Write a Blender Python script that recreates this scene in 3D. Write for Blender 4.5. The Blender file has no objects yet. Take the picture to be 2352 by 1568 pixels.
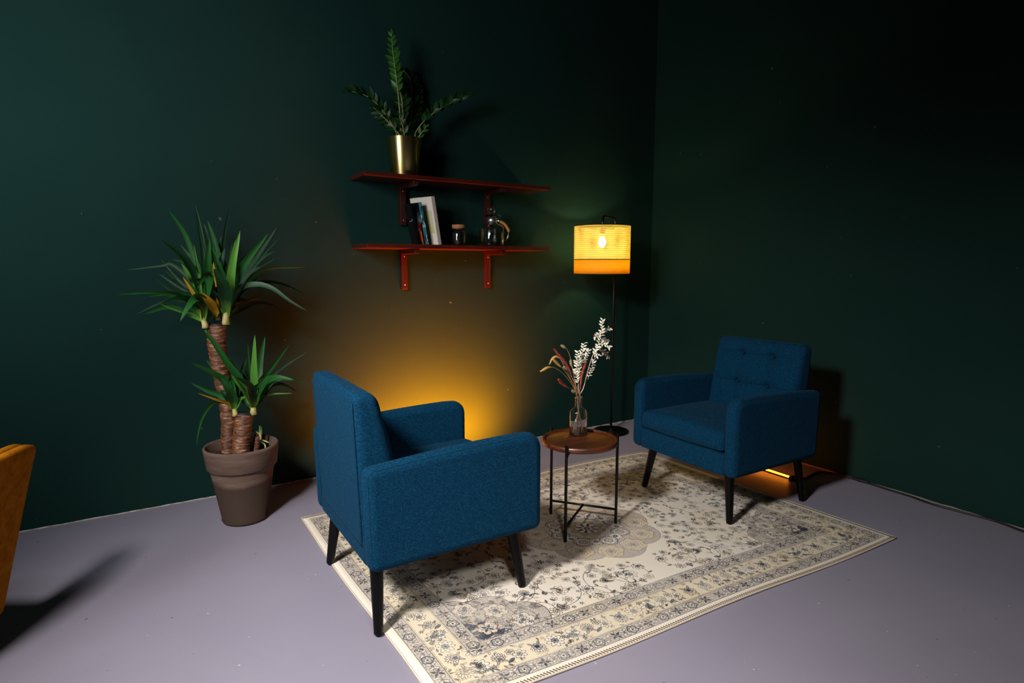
import bpy, bmesh, math, random
import numpy as np
from mathutils import Vector, Matrix

random.seed(7)
rng = np.random.RandomState(7)
PI = math.pi
C = bpy.context.scene.collection
sc = bpy.context.scene

# ------------------------------------------------------------------ camera
W, H, F = 2352, 1568, 1369.035
YAW, PITCH = 1.0116469, -0.1259921
CAM = Vector((-3.6619, -3.6556, 1.30))
Dv = Vector((math.cos(PITCH)*math.cos(YAW), math.cos(PITCH)*math.sin(YAW), math.sin(PITCH)))
Rv = Vector((math.sin(YAW), -math.cos(YAW), 0))
Uv = Rv.cross(Dv)
camd = bpy.data.cameras.new('camera'); cam = bpy.data.objects.new('camera', camd); C.objects.link(cam)
camd.sensor_width = 36; camd.lens = F/W*36; camd.clip_start = 0.02
cam.matrix_world = Matrix(((Rv.x, Uv.x, -Dv.x, CAM.x), (Rv.y, Uv.y, -Dv.y, CAM.y), (Rv.z, Uv.z, -Dv.z, CAM.z), (0, 0, 0, 1)))
camd.dof.use_dof = True; camd.dof.focus_distance = 2.2; camd.dof.aperture_fstop = 3.5
sc.camera = cam

# ------------------------------------------------------------------ world, lights, exposure
wd = bpy.data.worlds.new('world'); sc.world = wd; wd.use_nodes = True
wd.node_tree.nodes['Background'].inputs[0].default_value = (0.55, 0.7, 1.0, 1)
wd.node_tree.nodes['Background'].inputs[1].default_value = 0.004
ld = bpy.data.lights.new('studio_flash', 'SPOT'); key = bpy.data.objects.new('studio_flash', ld); C.objects.link(key)
ld.energy = 570; ld.color = (1.0, 0.962, 0.915); ld.shadow_soft_size = 0.20
ld.spot_size = math.radians(92); ld.spot_blend = 1.0
key.location = (-4.60, -2.65, 2.40)
key.rotation_euler = (Vector((-2.42, -1.85, 0.0)) - key.location).to_track_quat('-Z', 'Y').to_euler()
l2 = bpy.data.lights.new('front_flash', 'SPOT'); key2 = bpy.data.objects.new('front_flash', l2); C.objects.link(key2)
l2.energy = 110; l2.color = (1.0, 0.962, 0.92); l2.shadow_soft_size = 0.15
l2.spot_size = math.radians(52); l2.spot_blend = 1.0
key2.location = (-3.35, -3.75, 2.05)
key2.rotation_euler = (Vector((-2.60, -2.15, 0.0)) - key2.location).to_track_quat('-Z', 'Y').to_euler()
ad = bpy.data.lights.new('soft_light', 'AREA'); fill = bpy.data.objects.new('soft_light', ad); C.objects.link(fill)
ad.shape = 'RECTANGLE'; ad.size = .8; ad.size_y = 1.1; ad.energy = 27; ad.color = (.93, .98, 1.0); ad.spread = math.radians(95)
fill.location = (-5.3, -2.3, 2.2)
fill.rotation_euler = (Vector((-3.45, 0, 1.95)) - fill.location).to_track_quat('-Z', 'Y').to_euler()
sc.view_settings.view_transform = 'Standard'; sc.view_settings.look = 'None'
sc.view_settings.gamma = 1; sc.view_settings.use_curve_mapping = False
sc.view_settings.exposure = 0.0
sc.cycles.use_denoising = True
sc.cycles.max_bounces = 10
sc.cycles.sample_clamp_indirect = 4

# ------------------------------------------------------------------ helpers
def ray(u, v):
    return Rv*((u-W/2)/F) + Uv*(-(v-H/2)/F) + Dv
def aty(u, v, y):
    d = ray(u, v); return CAM + d*((y-CAM.y)/d.y)
def atz(u, v, z):
    d = ray(u, v); return CAM + d*((z-CAM.z)/d.z)

def lin(c):
    return tuple((x/12.92 if x <= .04045 else ((x+.055)/1.055)**2.4) for x in c)
def rgb(r, g, b): return lin((r/255, g/255, b/255))

def mat(name, col, rough=.6, metal=0, spec=.5, **kw):
    m = bpy.data.materials.new(name); m.use_nodes = True
    b = m.node_tree.nodes['Principled BSDF']
    b.inputs['Base Color'].default_value = (*col, 1)
    b.inputs['Roughness'].default_value = rough
    b.inputs['Metallic'].default_value = metal
    b.inputs['Specular IOR Level'].default_value = spec
    for k, v in kw.items():
        b.inputs[k.replace('_', ' ')].default_value = v
    return m
def N(m, t, **kw):
    n = m.node_tree.nodes.new(t)
    for k, v in kw.items(): setattr(n, k, v)
    return n
def L(m, a, b): m.node_tree.links.new(a, b)
def bsdf(m): return m.node_tree.nodes['Principled BSDF']
def coords(m, scale=(1, 1, 1), rot=(0, 0, 0), out='Object'):
    t = N(m, 'ShaderNodeTexCoord'); p = N(m, 'ShaderNodeMapping')
    p.inputs['Scale'].default_value = scale; p.inputs['Rotation'].default_value = rot
    L(m, t.outputs[out], p.inputs[0]); return p.outputs[0]
def noise(m, vec, scale, detail=3, rough=.5):
    n = N(m, 'ShaderNodeTexNoise'); n.inputs['Scale'].default_value = scale
    n.inputs['Detail'].default_value = detail; n.inputs['Roughness'].default_value = rough
    L(m, vec, n.inputs['Vector']); return n.outputs['Fac']
def ramp(m, fac, stops):
    r = N(m, 'ShaderNodeValToRGB'); el = r.color_ramp.elements
    while len(el) < len(stops): el.new(.5)
    for e, (p, c) in zip(el, stops): e.position = p; e.color = (*c, 1)
    L(m, fac, r.inputs[0]); return r.outputs[0]
def bump(m, h, strength=.3, dist=.01, prev=None):
    b = N(m, 'ShaderNodeBump'); b.inputs['Strength'].default_value = strength; b.inputs['Distance'].default_value = dist
    L(m, h, b.inputs['Height'])
    if prev: L(m, prev, b.inputs['Normal'])
    L(m, b.outputs[0], bsdf(m).inputs['Normal']); return b.outputs[0]
def mixc(m, fac, a, b):
    x = N(m, 'ShaderNodeMix', data_type='RGBA')
    if hasattr(fac, 'node'): L(m, fac, x.inputs[0])
    else: x.inputs[0].default_value = fac
    for s, v in ((6, a), (7, b)):
        if hasattr(v, 'node'): L(m, v, x.inputs[s])
        else: x.inputs[s].default_value = (*v, 1)
    return x.outputs[2]

def obj(name, bm, m, parent=None, smooth=True, loc=None):
    me = bpy.data.meshes.new(name)
    bmesh.ops.recalc_face_normals(bm, faces=bm.faces)
    bm.to_mesh(me); bm.free()
    if m: me.materials.append(m)
    if smooth: me.polygons.foreach_set('use_smooth', [True]*len(me.polygons))
    o = bpy.data.objects.new(name, me); C.objects.link(o)
    if parent: o.parent = parent
    if loc is not None: o.location = loc
    return o
def tag(o, label=None, cat=None, group=None, kind=None):
    if label: o['label'] = label
    if cat: o['category'] = cat
    if group: o['group'] = group
    if kind: o['kind'] = kind
    return o
def thing(name, label, cat, loc=(0, 0, 0), rz=0, group=None):
    o = bpy.data.objects.new(name, None); C.objects.link(o); o.empty_display_size = .05
    o.location = loc; o.rotation_euler = (0, 0, rz)
    return tag(o, label, cat, group)
def autosmooth(o, ang=40):
    me = o.data
    me.polygons.foreach_set('use_smooth', [True]*len(me.polygons))
    bm = bmesh.new(); bm.from_mesh(me)
    for e in bm.edges:
        if len(e.link_faces) == 2 and e.calc_face_angle(0) > math.radians(ang): e.smooth = False
    bm.to_mesh(me); bm.free(); return o

def add_box(bm, c, s, rot=None, bevel=0):
    r = bmesh.ops.create_cube(bm, size=1)
    M = Matrix.Translation(Vector(c)) @ (rot.to_4x4() if rot else Matrix()) @ Matrix.Diagonal((*s, 1))
    bmesh.ops.transform(bm, matrix=M, verts=r['verts'])
    if bevel:
        es = list({e for v in r['verts'] for e in v.link_edges})
        bmesh.ops.bevel(bm, geom=es, offset=bevel, segments=2, profile=.6, affect='EDGES')
def frames(pts):
    pts = [Vector(p) for p in pts]; T = []
    for i in range(len(pts)):
        a = pts[max(i-1, 0)]; b = pts[min(i+1, len(pts)-1)]; T.append((b-a).normalized())
    up = Vector((0, 0, 1)) if abs(T[0].z) < .9 else Vector((0, 1, 0))
    n = (up - T[0]*up.dot(T[0])).normalized(); out = []
    for t in T:
        n = (n - t*n.dot(t)).normalized(); out.append((n, t.cross(n)))
    return pts, T, out
def add_tube(bm, pts, rad, seg=10, cap=True, closed=False, wob=None):
    pts, T, fr = frames(pts)
    if not hasattr(rad, '__len__'): rad = [rad]*len(pts)
    rings = []
    for i, (p, (n, b), r) in enumerate(zip(pts, fr, rad)):
        ring = []
        for k in range(seg):
            a = 2*PI*k/seg; rr = r*(wob(i, a) if wob else 1)
            ring.append(bm.verts.new(p + n*math.cos(a)*rr + b*math.sin(a)*rr))
        rings.append(ring)
    m = len(rings)
    for i in range(m if closed else m-1):
        A, B = rings[i], rings[(i+1) % m]
        for k in range(seg): bm.faces.new((A[k], A[(k+1) % seg], B[(k+1) % seg], B[k]))
    if cap and not closed:
        bm.faces.new(rings[0]); bm.faces.new(rings[-1])
def smoothpath(P, n=16):
    P = [Vector(p) for p in P]
    if len(P) == 2: return [P[0].lerp(P[1], i/n) for i in range(n+1)]
    Q = [P[0]*2-P[1]] + P + [P[-1]*2-P[-2]]; out = []
    for i in range(1, len(Q)-2):
        a, b, c, d = Q[i-1:i+3]
        k = max(2, n//(len(P)-1))
        for j in range(k):
            t = j/k
            out.append(.5*((2*b)+(c-a)*t+(2*a-5*b+4*c-d)*t*t+(-a+3*b-3*c+d)*t**3))
    out.append(P[-1]); return out
def add_lathe(bm, prof, seg=48, c=(0, 0, 0), closed=False):
    c = Vector(c); rings = []
    for r, z in prof:
        if r < 1e-6: rings.append([bm.verts.new(c+Vector((0, 0, z)))])
        else: rings.append([bm.verts.new(c+Vector((r*math.cos(2*PI*k/seg), r*math.sin(2*PI*k/seg), z))) for k in range(seg)])
    m = len(rings)
    for i in range(m if closed else m-1):
        A, B = rings[i], rings[(i+1) % m]
        for k in range(seg):
            k2 = (k+1) % seg
            if len(A) == 1 and len(B) == 1: continue
            if len(A) == 1: bm.faces.new((A[0], B[k2], B[k]))
            elif len(B) == 1: bm.faces.new((A[k], A[k2], B[0]))
            else: bm.faces.new((A[k], A[k2], B[k2], B[k]))
def lathe(prof, **k): bm = bmesh.new(); add_lathe(bm, prof, **k); return bm
def box(c, s, bevel=0, rot=None): bm = bmesh.new(); add_box(bm, c, s, rot, bevel); return bm
def tube(p, r, **k): bm = bmesh.new(); add_tube(bm, p, r, **k); return bm

def soft_box(hx, hy, hz, r, nx=10, ny=10, nz=10, warp=None):
    """rounded box with a dense surface grid; warp moves each point"""
    def axis(h, n):
        e = [-h, -h+r*.13, -h+r*.38, -h+r*.7, -h+r]
        mid = [(-h+r)+(2*h-2*r)*i/n for i in range(1, n)]
        return e+mid+[-x for x in reversed(e)]
    ax = (axis(hx, nx), axis(hy, ny), axis(hz, nz)); hs = (hx, hy, hz)
    bm = bmesh.new(); V = {}
    def vert(i, j, k):
        key_ = (i, j, k)
        if key_ not in V:
            p = [ax[0][i], ax[1][j], ax[2][k]]
            q = [max(-(h-r), min(h-r, x)) for x, h in zip(p, hs)]
            d = Vector([a-b for a, b in zip(p, q)])
            if d.length > 1e-9: d = d.normalized()*r
            p = Vector(q)+d
            V[key_] = bm.verts.new(warp(p) if warp else p)
        return V[key_]
    n = [len(a)-1 for a in ax]
    for a, b, c in ((0, 1, 2), (1, 2, 0), (2, 0, 1)):
        for side in (0, n[c]):
            for i in range(n[a]):
                for j in range(n[b]):
                    q = []
                    for di, dj in ((0, 0), (1, 0), (1, 1), (0, 1)):
                        ix = [0, 0, 0]; ix[a] = i+di; ix[b] = j+dj; ix[c] = side; q.append(vert(*ix))
                    bm.faces.new(q)
    return bm

# ------------------------------------------------------------------ materials
m_wall = mat('dark_green_wall_paint', (.008, .0225, .0185), rough=.85, spec=.05)
_v = coords(m_wall)
_n = noise(m_wall, _v, 1.3, 4, .55)
_c = ramp(m_wall, _n, [(.3, (.0064, .0240, .0204)), (.7, (.0074, .0280, .0234))])
_s = noise(m_wall, _v, 210, 2, .5)
_sp = ramp(m_wall, noise(m_wall, _v, 26, 1, .4), [(.795, (0, 0, 0)), (.81, (1, 1, 1))])
L(m_wall, mixc(m_wall, _sp, _c, (.05, .085, .075)), bsdf(m_wall).inputs['Base Color'])
_b = bump(m_wall, noise(m_wall, coords(m_wall, (1, 1, .35)), 9, 3), .12, .01)
bump(m_wall, _s, .10, .002, _b)

m_floor = mat('lavender_grey_floor_paint', rgb(150, 143, 160), rough=.42, spec=.35)
_v = coords(m_floor)
_c = ramp(m_floor, noise(m_floor, _v, 1.1, 5, .6), [(.3, rgb(138, 133, 149)), (.7, rgb(147, 141, 157))])
_sp = ramp(m_floor, noise(m_floor, _v, 55, 1, .3), [(.80, (0, 0, 0)), (.815, (1, 1, 1))])
_sd = ramp(m_floor, noise(m_floor, _v, 37, 1, .3), [(.18, (1, 1, 1)), (.195, (0, 0, 0))])
_c = mixc(m_floor, _sp, _c, rgb(190, 182, 190)); _c = mixc(m_floor, _sd, _c, rgb(100, 92, 100))
L(m_floor, _c, bsdf(m_floor).inputs['Base Color'])
_r = N(m_floor, 'ShaderNodeMapRange'); L(m_floor, noise(m_floor, _v, 3, 4), _r.inputs[0])
_r.inputs[3].default_value = .36; _r.inputs[4].default_value = .52; L(m_floor, _r.outputs[0], bsdf(m_floor).inputs['Roughness'])
bump(m_floor, noise(m_floor, _v, 130, 3), .08, .003)

m_trim = mat('bare_plaster_edge', rgb(190, 178, 165), rough=.8)
L(m_trim, ramp(m_trim, noise(m_trim, coords(m_trim), 30), [(.3, rgb(110, 104, 100)), (.6, rgb(205, 192, 178))]), bsdf(m_trim).inputs['Base Color'])

m_trim2 = mat('grey_plaster_edge', rgb(120, 112, 108), rough=.8)

def fabric(name, dark, light, scale=1.0):
    m = mat(name, light, rough=.88, spec=.07)
    v1 = coords(m, (30*scale, 30*scale, 260*scale)); v2 = coords(m, (210*scale, 210*scale, 60*scale))
    n1 = noise(m, v1, 3.2, 2, .6); n2 = noise(m, v2, 3.0, 2, .6)
    mx = N(m, 'ShaderNodeMath', operation='ADD'); L(m, n1, mx.inputs[0]); L(m, n2, mx.inputs[1])
    h = N(m, 'ShaderNodeMath', operation='MULTIPLY'); L(m, mx.outputs[0], h.inputs[0]); h.inputs[1].default_value = .5
    md = tuple((a*.6+b*.4) for a, b in zip(dark, light)); hi = tuple(min(1, b*2.2+.004) for b in light)
    L(m, ramp(m, h.outputs[0], [(.38, dark), (.48, md), (.56, light), (.68, hi)]), bsdf(m).inputs['Base Color'])
    b = bump(m, h.outputs[0], .35, .0015)
    bump(m, noise(m, coords(m), 7, 2), .12, .02, b)
    bsdf(m).inputs['Sheen Weight'].default_value = .04; bsdf(m).inputs['Sheen Roughness'].default_value = .5
    bsdf(m).inputs['Sheen Tint'].default_value = (.25, .55, .9, 1)
    return m
m_blue = fabric('petrol_blue_linen', (.0006, .014, .037), (.0016, .038, .084))
m_blue_seam = mat('petrol_blue_piping', (.0012, .030, .068), rough=.88, spec=.2)
m_black = mat('black_lacquer', (.0008, .0008, .0009), rough=.4, spec=.18)
m_blackmetal = mat('black_powdercoat', (.0012, .0012, .0012), rough=.42, spec=.25)
m_poledark = mat('dark_lamp_pole', (.004, .0025, .0025), rough=.3, spec=.6)

def wood(name, a, b, rough=.35, scale=(3, 40, 40), coat=.3):
    m = mat(name, a, rough=rough)
    v = coords(m, scale)
    n = noise(m, v, 1.6, 5, .6)
    L(m, ramp(m, n, [(.3, a), (.5, tuple((x+y)/2 for x, y in zip(a, b))), (.68, b)]), bsdf(m).inputs['Base Color'])
    bump(m, n, .12, .002)
    bsdf(m).inputs['Coat Weight'].default_value = coat; bsdf(m).inputs['Coat Roughness'].default_value = .25
    return m
m_redwood = wood('mahogany_stained_shelf', (.028, .0022, .0010), (.085, .0085, .0025), .42, (3, 45, 45), .25)
m_redwood_v = wood('mahogany_stained_bracket', (.022, .0018, .0010), (.046, .0048, .002), .45, (45, 45, 3), .2)
m_tablewood = wood('walnut_tabletop', (.016, .0034, .0010), (.12, .026, .006), .38, (2.2, 26, 26), .12)
m_brass = mat('brushed_brass', (.92, .70, .27), rough=.36, metal=1)
_tg = N(m_brass, 'ShaderNodeTangent'); _tg.direction_type = 'RADIAL'; _tg.axis = 'Z'
L(m_brass, _tg.outputs[0], bsdf(m_brass).inputs['Tangent']); bsdf(m_brass).inputs['Anisotropic'].default_value = .85; bsdf(m_brass).inputs['Anisotropic Rotation'].default_value = .25
m_terracotta = mat('dark_terracotta', (.12, .07, .05), rough=.8, spec=.2)
_v = coords(m_terracotta)
_a = ramp(m_terracotta, noise(m_terracotta, coords(m_terracotta, (1, 1, 5)), 6, 5, .6), [(.3, (.085, .052, .038)), (.7, (.155, .100, .076))])
_z = N(m_terracotta, 'ShaderNodeSeparateXYZ'); L(m_terracotta, _v, _z.inputs[0])
_d = N(m_terracotta, 'ShaderNodeMath', operation='ADD'); L(m_terracotta, _z.outputs[2], _d.inputs[0])
_w = N(m_terracotta, 'ShaderNodeMath', operation='MULTIPLY'); L(m_terracotta, noise(m_terracotta, _v, 9, 3), _w.inputs[0]); _w.inputs[1].default_value = .05
L(m_terracotta, _w.outputs[0], _d.inputs[1])
_wet = ramp(m_terracotta, _d.outputs[0], [(.235, (1, 1, 1)), (.262, (0, 0, 0))])
L(m_terracotta, mixc(m_terracotta, _wet, _a, (.044, .026, .019)), bsdf(m_terracotta).inputs['Base Color'])
bump(m_terracotta, noise(m_terracotta, coords(m_terracotta, (1, 1, 8)), 18, 3), .15, .004)
m_soil = mat('potting_soil', (.012, .007, .004), rough=.95)
bump(m_soil, noise(m_soil, coords(m_soil), 60, 4), .8, .01)
m_bark = mat('yucca_bark', (.12, .045, .02), rough=.45, spec=.45)
_v = coords(m_bark, (1, 1, 4.5)); _n = noise(m_bark, _v, 22, 4, .65)
L(m_bark, ramp(m_bark, _n, [(.3, (.035, .012, .006)), (.48, (.13, .048, .023)), (.60, (.24, .10, .05)), (.70, (.60, .36, .20))]), bsdf(m_bark).inputs['Base Color'])
bump(m_bark, _n, .8, .012)
m_cut = mat('blackened_cane_cut', (.010, .009, .010), rough=.6)
bump(m_cut, noise(m_cut, coords(m_cut), 90, 3), .8, .004)
m_shoot = mat('pale_shoot_base', (.6, .5, .2), rough=.6)
_sg = N(m_shoot, 'ShaderNodeTexCoord'); _ss = N(m_shoot, 'ShaderNodeSeparateXYZ'); L(m_shoot, _sg.outputs['Generated'], _ss.inputs[0])
_top = ramp(m_shoot, _ss.outputs[2], [(.38, (0, 0, 0)), (.75, (1, 1, 1))])
_lo = ramp(m_shoot, noise(m_shoot, coords(m_shoot), 40, 3), [(.3, (.20, .24, .04)), (.5, (.42, .36, .12)), (.62, (.50, .38, .16)), (.75, (.30, .12, .03))])
L(m_shoot, mixc(m_shoot, _top, _lo, (.05, .14, .02)), bsdf(m_shoot).inputs['Base Color'])

def leafmat(name, a, b, rough=.45, trans=.0, stripe=None):
    m = mat(name, a, rough=rough, spec=.14)
    n = noise(m, coords(m, (1, 1, 1), out='UV'), 6, 3)
    u = N(m, 'ShaderNodeTexCoord'); s = N(m, 'ShaderNodeSeparateXYZ'); L(m, u.outputs['UV'], s.inputs[0])
    w = N(m, 'ShaderNodeTexWave'); w.bands_direction = 'X'; w.inputs['Scale'].default_value = 3.2; w.inputs['Distortion'].default_value = .4
    L(m, u.outputs['UV'], w.inputs['Vector'])
    c = mixc(m, n, a, b)
    base = tuple(min(1, x*2.4+y) for x, y in zip(a, (.10, .16, .01)))
    r = ramp(m, s.outputs[1], [(0, (1, 1, 1)), (.22, (0, 0, 0))])
    L(m, mixc(m, r, c, base), bsdf(m).inputs['Base Color'])
    bump(m, w.outputs['Fac'], .10, .002)
    return m
m_leaf = leafmat('yucca_leaf_green', (.006, .042, .007), (.016, .088, .016))
m_leafdark = leafmat('yucca_leaf_dark', (.003, .018, .006), (.007, .036, .010))
m_leaflight = leafmat('yucca_leaf_light', (.035, .125, .014), (.085, .21, .03))
m_leafyel = leafmat('yucca_leaf_yellow', (.24, .13, .006), (.40, .23, .012))
m_leafgrey = leafmat('yucca_leaf_greyish', (.022, .055, .030), (.04, .08, .045))
m_zzleaf = mat('zz_leaf_gloss', (.005, .030, .004), rough=.42, spec=.22)
m_zzlight = mat('zz_leaf_fresh', (.018, .085, .006), rough=.42, spec=.3)
m_zzstem = mat('zz_stem', (.20, .17, .055), rough=.5)
m_ruscus = mat('bleached_leaves', (.86, .80, .66), rough=.75)
m_ruscusstem = mat('bleached_stem', (.70, .58, .40), rough=.7)
m_redgrass = mat('rose_red_seed_heads', (.36, .045, .045), rough=.8)
m_redgrass2 = mat('coral_red_seed_heads', (.52, .10, .06), rough=.8)
m_tail = mat('ochre_fluffy_heads', (.62, .38, .12), rough=.9)
m_tail2 = mat('beige_fluffy_heads', (.42, .33, .17), rough=.9)
m_tailstem = mat('straw_stems', (.45, .30, .13), rough=.7)
m_cork = mat('cork_lid', (.35, .14, .05), rough=.8)
L(m_cork, ramp(m_cork, noise(m_cork, coords(m_cork), 160, 3), [(.3, (.22, .08, .025)), (.6, (.42, .18, .07))]), bsdf(m_cork).inputs['Base Color'])
m_glass = mat('clear_glass', (.97, .99, .98), rough=.0, Transmission_Weight=1.0, IOR=1.46)
m_coffee = mat('dark_jar_filling', (.004, .003, .0025), rough=.5)
m_steel = mat('polished_steel', (.85, .85, .88), rough=.30, metal=1)
m_cane = mat('lamp_cane_webbing', (.95, .80, .34), rough=.7)
m_band = mat('lamp_veneer_band', (.9, .50, .05), rough=.6)
m_velvet = mat('ochre_velvet', (.30, .10, .008), rough=.9, spec=.06)
L(m_velvet, ramp(m_velvet, noise(m_velvet, coords(m_velvet), 26, 6, .75), [(.3, (.20, .062, .001)), (.7, (.42, .145, .004))]), bsdf(m_velvet).inputs['Base Color'])
bsdf(m_velvet).inputs['Sheen Weight'].default_value = 0.0; bsdf(m_velvet).inputs['Sheen Tint'].default_value = (1, .5, .1, 1)
m_cable = mat('black_rubber_cable', (.004, .004, .004), rough=.5)
m_white = mat('white_paper', (.66, .58, .52), rough=.7)
m_blackpaper = mat('black_book_cover', (.003, .003, .004), rough=.4)
def translucent(m, col, fac):
    t = N(m, 'ShaderNodeBsdfTranslucent'); t.inputs[0].default_value = (*col, 1)
    x = N(m, 'ShaderNodeMixShader'); x.inputs[0].default_value = fac
    out = m.node_tree.nodes['Material Output']
    L(m, bsdf(m).outputs[0], x.inputs[1]); L(m, t.outputs[0], x.inputs[2]); L(m, x.outputs[0], out.inputs['Surface'])
translucent(m_cane, (1, .95, .45), .72)
translucent(m_band, (1, .62, .05), .75)
def emis(name, col, s):
    m = mat(name, (0, 0, 0)); bsdf(m).inputs['Emission Color'].default_value = (*col, 1)
    bsdf(m).inputs['Emission Strength'].default_value = s; return m
m_bulb = emis('glowing_bulb', (1.0, .76, .34), 330)
m_led = emis('amber_led_strip', (1.0, .17, .004), 30)
m_led2 = emis('orange_led_strip', (1.0, .24, .01), 11)

# ------------------------------------------------------------------ room
ROOM_H = 3.7
tag(obj('floor', box((-2.6, -2.2, -.05), (5.5, 4.6, .1)), m_floor, smooth=False), 'lavender grey painted smooth floor', None, None, 'structure')
tag(obj('wall_left', box((-2.6, .05, ROOM_H/2), (5.5, .1, ROOM_H)), m_wall, smooth=False), 'dark green painted wall carrying the two red-brown shelves', None, None, 'structure')
tag(obj('wall_right', box((.05+.0, -2.2, ROOM_H/2), (.1, 4.5, ROOM_H)), m_wall, smooth=False), 'dark green painted wall behind the facing armchair', None, None, 'structure')
def strip(a, b, t, h0, seed):
    r = random.Random(seed); bm = bmesh.new(); a, b = Vector(a), Vector(b); n = 90
    d = (b-a).normalized(); nrm = Vector((d.y, -d.x, 0)); rows = []
    for i in range(n+1):
        p = a.lerp(b, i/n); h = h0*(.55+.75*r.random()); w = t*(.7+.6*r.random())
        rows.append([bm.verts.new(p+Vector((0, 0, -.002))), bm.verts.new(p+Vector((0, 0, h))), bm.verts.new(p+nrm*w+Vector((0, 0, h*.8))), bm.verts.new(p+nrm*w+Vector((0, 0, -.002)))])
    for A, B in zip(rows, rows[1:]):
        for k in range(4): bm.faces.new((A[k], A[(k+1) % 4], B[(k+1) % 4], B[k]))
    bm.faces.new(rows[0]); bm.faces.new(rows[-1])
    return bm
tag(obj('baseboard_left', strip((-5.3, 0.0, 0), (0, 0.0, 0), .0045, .0045, 1), m_trim), 'thin pale unpainted edge at the foot of the shelf wall', None, None, 'structure')
tag(obj('baseboard_right', strip((0.0, 0, 0), (0.0, -4.4, 0), .004, .008, 2), m_trim2), 'thin pale unpainted edge at the foot of the wall with the cable', None, None, 'structure')

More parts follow.
